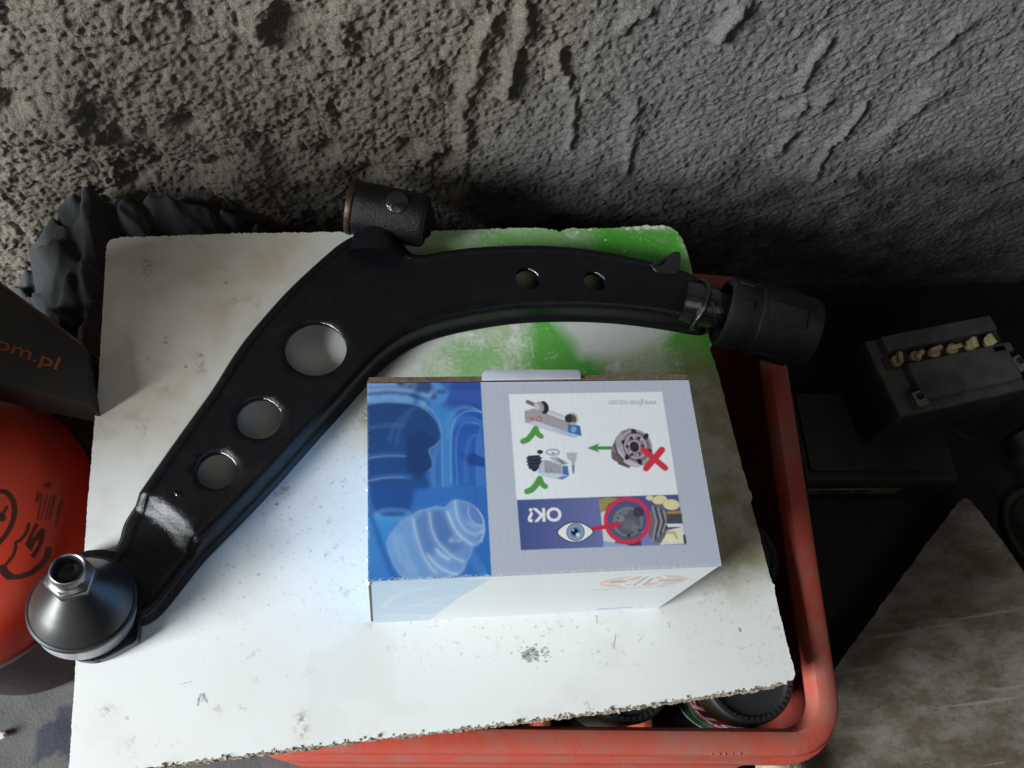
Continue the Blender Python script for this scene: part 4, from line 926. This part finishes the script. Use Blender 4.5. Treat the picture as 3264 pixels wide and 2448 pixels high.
def slot(q):                                     # openings in the long front wall, a post every fourth bay
    a = sum(p[0] for p in q)/4; b = sum(p[1] for p in q)/4; z0, z1 = min(p[2] for p in q), max(p[2] for p in q)
    return b < CB0+.012 and CA0+.05 < a < CA1-.04 and z0 > -.101 and z1 < -.0385 and z1-z0 > .02 and int((a-CA0)/.0281) % 3 != 0
rings("wall_shell", [(.0012, RZ-.0125), (-.0040, -.0305), (-.0046, -.0325), (-.0046, -.0385), (.0010, -.0400), (.0010, -.100), (-.0022, -.1005), (-.0024, -.114), (.0002, -.1145), (-.0006, -.150), (-.0036, -.1505), (-.0038, -.170), (-.0012, -.1705), (0, FLOOR+.002), (.010, FLOOR+.002), (.0055, FLOOR+.012), (.0050, -.100), (.0048, -.040), (.0048, RZ-.012)], m_crate, crate, closed=True, skip=slot)
bq = rrect(.018, .04, 6); prism("base", [CW(*c) for c in bq], FLOOR+.004, FLOOR+.008, m_crate, crate)
for px, py in ((1733, 2305), (2050, 2330)):
    q = P(px, py, -.085)[:2]; a, b = q@E1, q@E2
    p4 = [CW(a-.0032, .046), CW(a+.0032, .046), CW(a+.0032, .392), CW(a-.0032, .392)]
    prism("divider", p4, FLOOR+.009, -.070, m_crate, crate, .0012)
for b in (.165, .28): prism("divider", [CW(-.078, b-.003), CW(.298, b-.003), CW(.298, b+.003), CW(-.078, b+.003)], FLOOR+.0095, -.118, m_crate, crate, .001)
# flash and nicks of the moulding along the front rim
for px, w_ in ((2310, .0016), (2333, .0012), (2357, .0018), (2268, .001), (2291, .0014)):
    q = P(px, 2404, RZ-.002)[:2]; bevbox("rim_nick", (q[0], q[1]+.0012, RZ-.001), (.0009, .0036, w_), m_crate, crate, rz=-.1, bev=.0003)
bt_ = [CW(.185, .0262), CW(.268, .0262), CW(.262, .0246), CW(.235, .0238), CW(.20, .0242)]
prism("rim_flash", bt_, RZ-.0120, RZ-.0108, m_crate, crate)

# upturned oil bottles in the crate
JR, JH = .0350, .150
RJ = Raster(2*math.pi*JR, JH, 4200, (.028, .026, .020), ss=2)
def jy(z): return JH-(-.028-z)
def band(z0, z1, col): RJ.poly([(0, jy(z1)), (1, jy(z1)), (1, jy(z0)), (0, jy(z0))], col)
band(-.030, -.052, (58, 54, 40)); band(-.0520, -.0526, (190, 175, 160)); band(-.0526, -.0760, (168, 34, 46)); band(-.076, -.0768, (206, 200, 196)); band(-.0768, -.1000, (52, 96, 60)); band(-.0985, -.1012, (200, 205, 222)); band(-.1012, -.16, (26, 20, 28))
cw = math.radians(26); cang = math.radians(226)
def jx(a): return (a % (2*math.pi))*JR
draw_text(RJ, text_tris("CASTROL", .25, .02), (jx(cang+3.5*cw), jy(-.0555)), (-7*cw*JR, 0), (0, -.0175), (236, 236, 240))
for q, wd in (([(cang-.35, -.081), (cang-.05, -.084), (cang+.25, -.083), (cang+.42, -.087), (cang+.40, -.092), (cang+.28, -.0925)], .0011),):
    RJ.stroke([(jx(a), jy(z)) for a, z in q], wd, (190, 210, 195))
RJ.poly([(jx(cang-.62), jy(-.080)), (jx(cang-.52), jy(-.0785)), (jx(cang-.44), jy(-.083)), (jx(cang-.38), jy(-.086)), (jx(cang-.52), jy(-.086)), (jx(cang-.60), jy(-.089))], (176, 40, 48)); RJ.stroke([(jx(cang-.58), jy(-.080)), (jx(cang-.48), jy(-.084)), (jx(cang-.52), jy(-.088))], .0016, (232, 232, 234))
for k in range(30): RJ.poly(ell((jx(cang-1.2+k*.085), jy(-.047)), .0007, .0006, 0, 8), (140, 142, 110))
for k in range(26): RJ.stroke([(jx(cang-1.1+k*.09), jy(-.097)), (jx(cang-1.1+k*.09+.03), jy(-.0985))], .0012, (196, 206, 216), .9)
im_j = RJ.image("bottle_print")
m_jlab = imgmat("bottle_label_print", im_j, .28, .3)
RK = Raster(2*math.pi*JR, JH, 2000, (.026, .024, .026), ss=1)
gx_, gy_ = RK.grid(); nz = fbm(gx_*160, gy_*60, 5, 4)
RK.poly([(0, jy(-.098)), (1, jy(-.098)), (1, jy(-.03)), (0, jy(-.03))], (96, 92, 90)); k = sstep(.5, .62, nz)*(gy_ > jy(-.098)); RK.a = RK.a*(1-k[..., None]*.7)+lin((92, 118, 70))*k[..., None]*.7
RK.poly([(0, jy(-.100)), (1, jy(-.100)), (1, jy(-.096)), (0, jy(-.096))], (132, 130, 142))
m_klab = imgmat("bottle_plain_label", RK.image("plain_print"), .3, .3)
m_base = mat("bottle_base_black", (.014, .015, .018), .62); L(m_base, bump(m_base, noise(m_base, 900, 3), .35, .0006), bsdf(m_base).inputs["Normal"])
m_body = mat("bottle_body_black", (.014, .014, .016), .35)
def bottle(label, cx, cy, ztop, mlab, rz=0.0):
    t = thing("oil_bottle", label, "bottle", "upturned oil bottles in the red crate")
    mt = Matrix.Translation((cx, cy, ztop))
    lathe("bottle_base", [(JR*.985, -.006), (JR, -.0035), (JR*.985, -.0012), (JR*.94, 0), (JR*.86, -.0002), (JR*.80, -.0022), (JR*.55, -.0036), (JR*.2, -.0030), (.0005, -.0030)], mt, m_base, t, 56)
    bm = bmesh.new()
    for k in range(44):
        a = 2*math.pi*k/44; g = bmesh.ops.create_cube(bm, size=1)
        T_ = mt @ Matrix.Rotation(a, 4, 'Z') @ Matrix.Translation((JR*.885, 0, .0001)) @ Matrix.Diagonal((.0026, .0011, .0012, 1))
        bmesh.ops.transform(bm, matrix=T_, verts=g["verts"])
    kn = bmobj("knurl_ring", bm, mat("knurl_black", (.02, .02, .024), .30, 0, .3) if "knurl_black" not in bpy.data.materials else bpy.data.materials["knurl_black"], t); tag(kn, kind="stuff")
    # body with unwrapped label
    seg = 64; v, f, uvs = [], [], []; prof = [(-.0055, JR*.99), (-.012, JR*.985), (-.05, JR*.985), (-.105, JR*.985), (-.118, JR*.93), (-.130, JR*.70)]
    for z, r in prof:
        for k in range(seg+1):
            a = 2*math.pi*k/seg; v.append((cx+r*math.cos(a), cy+r*math.sin(a), ztop+z)); uvs.append((k/seg, 1+z/JH))
    f = [(i*(seg+1)+k, i*(seg+1)+k+1, (i+1)*(seg+1)+k+1, (i+1)*(seg+1)+k) for i in range(len(prof)-1) for k in range(seg)]
    me = bpy.data.meshes.new("printed_body"); me.from_pydata(v, [], f); uv = me.uv_layers.new(name="print")
    for l_ in me.loops: uv.data[l_.index].uv = uvs[l_.vertex_index]
    o = link("printed_body", me, mlab, t, True)
    lathe("neck", [(.014, -.13), (.013, -.15), (.017, -.152), (.017, FLOOR+.0085-ztop), (.004, FLOOR+.0085-ztop)], mt, m_body, t, 24)
    return t
bottle("upturned oil bottle with red and green label in the front right crate corner", .2655, .0475, -.028, m_jlab)
bottle("upturned black oil bottle with a dull greenish label, left of the red labelled bottle", .1765, .0590, -.030, m_klab)
bottle("dusty upturned black bottle by the right wall of the crate, partly under the board", .2790, .1330, -.031, m_klab)

# =================================================================== LEFT SIDE
m_clothm = mat("grey_cloth", rough=.95)
L(m_clothm, ramp(m_clothm, noise(m_clothm, 30, 5), [(.35, (.010, .0125, .0135)), (.7, (.026, .031, .034))]), bsdf(m_clothm).inputs["Base Color"])
L(m_clothm, bump(m_clothm, noise(m_clothm, 900, 2), .4, .0006), bsdf(m_clothm).inputs["Normal"])
m_clothm.node_tree.nodes["Principled BSDF"].inputs["Sheen Weight"].default_value = .2
nx, ny = 150, 90; xs_ = np.linspace(-.33, -.06, nx); ys_ = np.linspace(.345, .468, ny); X2, Y2 = np.meshgrid(xs_, ys_)
zb = np.interp(X2, [-.33, -.300, -.276, -.250, -.225, -.207, -.199, -.190, -.165, -.140, -.110, -.06], [-.20, -.13, -.088, -.045, -.012, .010, .004, -.014, -.012, -.022, -.040, -.08])
zb += (Y2-.458)*np.interp(X2, [-.33, -.24, -.205, -.18, -.06], [.9, .55, .35, .75, 1.3])
ph = (X2*math.cos(.9)+Y2*math.sin(.9))+(fbm(X2*20, Y2*20, 3, 3)-.5)*.03
zb += .016*(1-np.abs(2*vnoise(ph*38, Y2*9, 12)-1))**2-.009+(fbm(X2*35, Y2*35, 15, 4)-.5)*.014-.012*sstep(.80, 1.0, 1-np.abs(2*fbm(X2*24+Y2*9, Y2*14-X2*10, 17, 3)-1))
zb -= .030*np.exp(-((X2+.212-.25*(Y2-.45))/.010)**2)*sstep(.46, .40, Y2)
zb = np.where((X2 > -.19) & (Y2 < .428), np.minimum(zb, -.022), zb)
idx = np.arange(nx*ny).reshape(ny, nx); f = np.stack([idx[:-1, :-1], idx[:-1, 1:], idx[1:, 1:], idx[1:, :-1]], -1).reshape(-1, 4)
cl = obj("cloth", np.stack([X2.ravel(), Y2.ravel(), zb.ravel()], 1), f, m_clothm, None, True)
sm_ = cl.modifiers.new("thickness", 'SOLIDIFY'); sm_.thickness = .003; sm_.offset = -1
tag(cl, "crumpled dark grey cloth stuffed between the wall and the back left of the board", "cloth")

m_bcart = mat("black_carton_print", rough=.55)
L(m_bcart, ramp(m_bcart, noise(m_bcart, 40, 5), [(.4, (.004, .0037, .0032)), (.7, (.0075, .0065, .0055))]), bsdf(m_bcart).inputs["Base Color"])
m_orange = mat("orange_print", (.24, .042, .015), .6)
ZC = .022
bc = thing("black_carton", "flat black carton with orange edge and orange lettering lying on the red container", "box")
top = [P(x, y, ZC)[:2] for x, y in [(-330, 700), (0, 897), (264, 1092), (290, 1288), (90, 1246), (-330, 1150)]]
prism("carton_body", top, -.014, ZC, m_bcart, bc, .0008)
e0, e1_ = P(-20, 888, ZC), P(262, 1098, ZC)
tube("orange_edge", [tuple(e0), tuple((e0+e1_)/2+np.array([0, 0, .0001])), tuple(e1_)], .0006, mat("orange_edge_print", (.16, .045, .02), .6), bc, 6)
tl = text_tris("om.pl", 0, .01); o_ = P(-25, 1120, ZC); e_ = P(176, 1192, ZC)-o_; up_ = (P(10, 1040, ZC)-P(-25, 1120, ZC))*.62
v, f = [], []
for q in tl:
    s0 = len(v); v += [tuple(o_+e_*a[0]+up_*a[1]+np.array([0, 0, .0003])) for a in q]; f.append((s0, s0+1, s0+2))
obj("lettering", v, f, m_orange, bc)

m_slabedge0 = grime(mat("shade_plank_wood", rough=.8), (.035, .028, .022), (.075, .062, .05), 60)
# red container with printed shields
RCX, RCY, RRX, RRY = -.290, .220, .089, .105
m_red = None
RR_ = Raster(.26, .30, 2600, (.42, .030, .011), ss=2); RX0, RY0 = RCX-.13, RCY-.15
ZMK = -.028
def rp(px, py): q = P(px, py, ZMK); return (q[0]-RX0, q[1]-RY0)
def ZR(p): return [rp(x*.24123, 1480+y*.24123) for x, y in p]
gx_, gy_ = RR_.grid(); nz = fbm(gx_*40, gy_*40, 4, 5); k = sstep(.55, .75, nz)*.25; RR_.a = RR_.a*(1-k[..., None])+np.array((.34, .05, .03))*k[..., None]
ink = (44, 16, 12)
RR_.stroke(ZR([(-60, 400), (40, 385), (110, 390), (165, 440), (205, 520), (220, 620), (205, 740), (160, 860), (90, 970), (0, 1075), (-60, 1110)]), .0034, ink, .95)
RR_.stroke(ZR([(0, 690), (40, 720), (60, 740)]), .0052, ink, .95); RR_.stroke(ZR([(60, 720), (90, 650), (120, 590)]), .0024, ink, .9)
RR_.stroke(ZR([(390, 800), (375, 880), (330, 960), (270, 1020), (222, 1045), (225, 1110), (195, 1200), (130, 1290), (60, 1370)]), .0022, ink, .95)
RR_.stroke(ZR([(60, 1370), (75, 1440), (150, 1490), (260, 1475), (390, 1410), (500, 1310), (570, 1210), (610, 1090)]), .0034, ink, .95); RR_.stroke(ZR([(50, 1380), (80, 1440), (130, 1480)]), .0052, ink, .95)
_o = np.array(ZR([(440, 1250)])[0]); draw_text(RR_, text_tris("5", 0, .055), _o, np.array(ZR([(612, 890)])[0])-_o, np.array(ZR([(318, 1100)])[0])-_o, ink, .95)
for a, b, w_ in (((520, 380), (495, 500), .005), ((600, 250), (590, 290), .004), ((640, 240), (632, 300), .004), ((700, 390), (630, 710), .0034), ((560, 400), (500, 740), .0024), ((610, 400), (540, 730), .0020), ((655, 400), (590, 720), .0020), ((780, 440), (700, 800), .0024), ((745, 520), (720, 660), .003)):
    a, b = np.array(a, float), np.array(b, float)
    n_ = max(2, int(np.linalg.norm(b-a)/26))
    for k in range(n_):
        q0 = a+(b-a)*(k/n_); q1 = a+(b-a)*((k+.72)/n_); RR_.stroke(ZR([tuple(q0), tuple(q1)]), w_*.6, (70, 18, 14), .62)
im_r = RR_.image("red_print")
m_red = mat("red_plastic", rough=.42); _t = N(m_red, "ShaderNodeTexImage"); _t.image = im_r; _t.extension = 'EXTEND'
_mp = N(m_red, "ShaderNodeMapping"); _mp.inputs["Location"].default_value = (-RX0/.26, -RY0/.30, 0); _mp.inputs["Scale"].default_value = (1/.26, 1/.30, 1)
L(m_red, coords(m_red), _mp.inputs[0]); L(m_red, _mp.outputs[0], _t.inputs[0]); L(m_red, _t.outputs[0], bsdf(m_red).inputs["Base Color"])
rc = thing("red_container", "round red plastic container printed with black shields and a 5, left of the board", "container")
def rel(a, h): return math.sqrt((RRX*math.cos(a))**2+(RRY*math.sin(a))**2)/RRX
mt = Matrix.Translation((RCX, RCY, 0))
lathe("red_shell", [(RRX*1.0, -.078), (RRX*1.0, -.068), (RRX*.985, -.055), (RRX*.94, -.043), (RRX*.86, -.034), (RRX*.72, -.027), (RRX*.5, -.0235), (RRX*.25, -.0215), (.001, -.021)], mt, m_red, rc, 64, .9, True, rel)
m_mar = grime(mat("maroon_base_plastic", rough=.5), (.022, .010, .010), (.04, .016, .016), 50)
lathe("base_band", [(RRX*.93, FLOOR+.002), (RRX*.97, FLOOR+.006), (RRX*.99, -.130), (RRX*1.0, -.128), (RRX*1.005, -.090), (RRX*1.03, -.086), (RRX*1.03, -.0785), (RRX*.9, -.0780)], mt, m_mar, rc, 64, .6, True, rel)
# added plank out of view at left, there to shade the board's upper left
pk = thing("added_shade_plank", "added plank out of view left of the red container, shading the board", "plank")
bevbox("shade_plank_board", (-.455, .215, (FLOOR+.255)/2), (.022, .230, .255-FLOOR), m_slabedge0, pk, rz=-.25, bev=.002)
# white chip on the floor at the far left
bm = bmesh.new(); bmesh.ops.create_icosphere(bm, subdivisions=2, radius=.0042)
q = P(2, 2345, FLOOR+.004)
for vv in bm.verts: vv.co = Vector((vv.co.x*1.2, vv.co.y*.8, vv.co.z*.7))*(.8+.5*random.random())+Vector(q)
ch = bmobj("stone_chip", bm, mat("pale_stone", (.6, .58, .55), .8), None, .5); tag(ch, "small white stone chip on the dusty floor at the left edge", "stone")

# =================================================================== RIGHT SIDE
m_case = grime(mat("battery_case", rough=.62), (.013, .011, .010), (.030, .025, .021), 34, .35, .7, (300, .25, .0008))
m_cover = grime(mat("battery_cover_dusty", rough=.75), (.040, .044, .045), (.100, .102, .102), 45, .3, .7, (420, .3, .0008))
m_plug = grime(mat("yellow_plug", rough=.5), (.38, .33, .17), (.52, .46, .27), 120)
m_lead = grime(mat("lead_terminal", rough=.45, metal=.7), (.20, .20, .19), (.36, .36, .35), 200)
def battery(name, label, c, rz, sx, sy, ztop, h, full):
    t = thing(name, label, "battery"); mt = Matrix.Translation((c[0], c[1], 0)) @ Matrix.Rotation(rz, 4, 'Z')
    bevbox("battery_case", (0, 0, ztop-.012-(h-.012)/2), (sx, sy, h-.012), m_case, t, bev=.004, mtx=mt)
    bevbox("cover_lip", (0, 0, ztop-.0085), (sx*.985, sy*.97, .007), m_cover if full else m_case, t, bev=.002, mtx=mt)
    if full:
        bevbox("back_rail", (.002, sy*.36, ztop-.001), (sx*.86, sy*.20, .012), m_cover, t, bev=.002, mtx=mt)
        bevbox("front_plate", (.008, -sy*.155, ztop-.001), (sx*.76, sy*.46, .012), m_cover, t, bev=.002, mtx=mt)
        bevbox("corner_bridge", (sx*.40, sy*.02, ztop-.001), (sx*.17, sy*.13, .012), m_cover, t, bev=.003, mtx=mt)
        bevbox("plug_trough", (0, sy*.155, ztop-.0045), (sx*.88, sy*.16, .002), mat("trough_red_brown", (.06, .022, .016), .6), t, bev=.0005, mtx=mt)
        for k in range(6):
            x = -sx*.36+k*sx*.144
            g = lathe("filler_plug", [(.0050, -.004), (.0056, -.002), (.0056, .0015), (.0048, .0024), (.003, .0026)], mt @ Matrix.Translation((x, sy*.155, ztop-.0005)), m_plug, t, 18)
            rr = [1.2, .55, .12, .05, 1.35, 1.75][k]
            bevbox("plug_grip", (0, 0, .0055), (.0110, .0042, .0062), m_plug, g, bev=.0010, mtx=mt @ Matrix.Translation((x, sy*.155, ztop-.0005)) @ Matrix.Rotation(rr, 4, 'Z') @ Matrix.Rotation(.2*math.sin(k*2.3), 4, 'X'))
        for x, y, rr in ((sx*.475, -sy*.20, .3), (-sx*.345, -sy*.36, .1)):
            tb_ = bevbox("terminal", (x, y, ztop-.001), (.0125, .0155, .010), m_lead, t, rz=rr, bev=.0012, mtx=mt)
            lathe("terminal_bolt", [(.0034, -.001), (.0034, .0012), (.0020, .0018), (.0018, -.0002), (.0005, -.0002)], mt @ Matrix.Translation((x, y+.002, ztop+.0042)), m_black, tb_, 12)
    else:
        bevbox("cover_plate", (0, sy*.03, ztop-.003), (sx*.93, sy*.86, .006), m_case, t, bev=.002, mtx=mt)
        lb = bevbox("label_sticker", (-sx*.12, -sy/2-.0004, ztop-.036), (sx*.62, .0008, .024), grime(mat("faded_sticker", rough=.6), (.07, .07, .06), (.12, .12, .10), 60), t, bev=0, mtx=mt)
        for k, (dx, dz, w_) in enumerate(((-.030, .004, .012), (-.012, .004, .018), (.010, .004, .016), (-.018, -.004, .02), (.006, -.004, .018))):
            bevbox("label_print", (-sx*.12+dx, -sy/2-.0010, ztop-.034+dz), (w_, .0006, .004), m_case, lb, bev=0, mtx=mt)
    return t
battery("motorcycle_battery", "dusty grey motorcycle battery with six yellow filler plugs by the wall", (.5615, .3080), .135, .147, .083, -.080, .074, True)
battery("motorcycle_battery", "darker dusty battery with a faded label under the one with yellow plugs", (.512, .268), -.083, .165, .098, -.156, FLOOR*-1-.156-.001, False)
cb = [P(3030, 1360, -.14), P(3052, 1372, -.15), P(3070, 1390, -.155), P(3090, 1396, -.16), P(3110, 1400, -.17)]
tag(tube("thin_cable", chaikin(np.array(cb), 2, False), .0012, grime(mat("grey_cable", rough=.6), (.02, .018, .016), (.035, .032, .028), 80), None, 8), "short thin grey cable end hanging below the battery with yellow plugs", "cable")

m_slab = mat("dirty_slab", rough=.55)
_co = coords(m_slab)
_mp = N(m_slab, "ShaderNodeMapping"); _mp.inputs["Rotation"].default_value = (0, 0, .9); _mp.inputs["Scale"].default_value = (1, 2.2, 1); L(m_slab, _co, _mp.inputs[0])
_n = noise(m_slab, 17, 9, .72, _mp.outputs[0]); _c = ramp(m_slab, _n, [(.30, (.25, .24, .22)), (.44, (.19, .175, .145)), (.56, (.125, .104, .075)), (.72, (.07, .054, .036))])
_c = mix(m_slab, ramp(m_slab, noise(m_slab, 150, 5, .7, _co), [(.60, (0, 0, 0)), (.70, (.85, .85, .85))]), _c, (.06, .05, .04))
_mp2 = N(m_slab, "ShaderNodeMapping"); _mp2.inputs["Rotation"].default_value = (0, 0, 2.5); _mp2.inputs["Scale"].default_value = (3, 60, 1); L(m_slab, _co, _mp2.inputs[0])
_c = mix(m_slab, ramp(m_slab, noise(m_slab, 3, 3, .5, _mp2.outputs[0]), [(.64, (0, 0, 0)), (.70, (.5, .5, .5))]), _c, (.30, .295, .275))
L(m_slab, _c, bsdf(m_slab).inputs["Base Color"]); L(m_slab, bump(m_slab, noise(m_slab, 200, 5), .25, .001), bsdf(m_slab).inputs["Normal"])
m_slabedge = grime(mat("slab_edge", rough=.8), (.035, .028, .022), (.075, .062, .05), 60)
ZS = -.186
sp_ = [P(x, y, ZS)[:2] for x, y in [(3072, 1588), (3088, 1590), (3130, 1640), (3200, 1730), (3264, 1825), (3420, 2050), (3500, 2700), (2470, 2760), (2474, 2470), (2500, 2395), (2560, 2268), (2670, 2120), (2800, 1940), (2960, 1725), (3055, 1602)]]
sl_ = thing("dirty_panel", "stained off-white panel with brown grime lying on the floor right of the crate", "panel")
sp_ = ccw(resample(np.array(sp_), .004)); sp_ = inset(sp_, (fbm(np.arange(len(sp_))*.7, np.zeros(len(sp_)), 3, 3)-.5)*.0022)
slab("panel_face", sp_, ZS, ZS-.0012, m_slab, sl_); slab("panel_core", inset(sp_, .0006), ZS-.0013, ZS-.034, m_slabedge, sl_)
m_stone = grime(mat("buff_stone", rough=.85), (.30, .24, .15), (.52, .45, .33), 90, bumps=(250, .6, .002))
def stone(label, c, r, s, m, seed):
    bm = bmesh.new(); bmesh.ops.create_icosphere(bm, subdivisions=4, radius=r)
    for vv in bm.verts:
        p = vv.co/r; k = .80+.45*float(fbm(np.array([p.x*1.4+seed]), np.array([p.y*1.4+p.z*.9]), seed, 3)[0]); vv.co = Vector((p.x*s[0], p.y*s[1], p.z*s[2]))*r*k+Vector(c)
    return tag(bmobj("stone", bm, m, None, .9), label, "stone")
q = P(2492, 2462, -.17); stone("buff rough stone lying on the stained panel below the crate corner", (q[0], q[1], ZS+.014), .019, (1.1, 1.2, .85), m_stone, 4)
m_paver = grime(mat("grey_paver", rough=.85), (.12, .125, .13), (.20, .205, .21), 50, bumps=(300, .4, .001))
for (x0, x1), lb in (((1985, 2062), "first grey concrete strip from the left under the front of the crate"), ((2072, 2172), "widest grey concrete strip under the front of the crate"), ((2192, 2226), "narrow pale concrete strip between two wider ones under the crate"), ((2231, 2300), "grey concrete strip under the crate front, third of four from left"), ((2304, 2352), "grey concrete strip nearest the buff stone under the crate")):
    a, b, c, d = (P(x, y, -.196) for x, y in ((x0, 2424), (x1, 2424), (x1+6, 2560), (x0+6, 2560)))
    o = prism("paver", [(p[0], p[1]) for p in (a, b, c, d)], FLOOR+.001, -.196, m_paver, None, .0015); tag(o, lb, "paver", "grey pavers under the crate front")
# bottle and hose at the right edge
m_dk = mat("dark_bottle_plastic", (.004, .005, .006), .5, 0, 0, .2)
q = P(3352, 1492, FLOOR+.034); bq_ = thing("spray_bottle", "dark bottle with a blue and red label at the right edge by the batteries", "bottle")
fbm_ = frame(Vector(q), (.25, -.97, .02))
lathe("bottle_body", [(.020, -.050), (.030, -.045), (.031, -.02), (.031, .045), (.028, .055), (.012, .065), (.012, .08)], fbm_, m_dk, bq_, 40)
m_bl = mat("blue_label", (.008, .012, .020), .7, 0, 0, .2)
v, f = [], []
for i, h in enumerate((-.012, .030)):
    for k in range(17): a = 2.2+k*.16; p = fbm_ @ Vector((.0314*math.cos(a), .0314*math.sin(a), h)); v.append(tuple(p))
f = [(k, k+1, 18+k, 17+k) for k in range(16)]; obj("label_band", v, f, m_bl, bq_, smooth=True)
v = []
for i, h in enumerate((-.024, -.013)):
    for k in range(17): a = 2.2+k*.16; p = fbm_ @ Vector((.0314*math.cos(a), .0314*math.sin(a), h)); v.append(tuple(p))
obj("red_label_band", v, f, mat("red_label", (.018, .009, .010), .7, 0, 0, .2), bq_, smooth=True)
hc = P(3330, 1705, FLOOR+.010); hp_ = [tuple(hc+np.array([.040*math.cos(a), .050*math.sin(a), .004*math.sin(2*a)])) for a in np.linspace(0, 6.283, 49)]
tag(tube("hose_loop", hp_, .0045, grime(mat("tan_hose", rough=.5), (.022, .017, .010), (.045, .034, .021), 60), None, 12, False), "loop of tan hose at the right edge behind the stained panel", "hose")
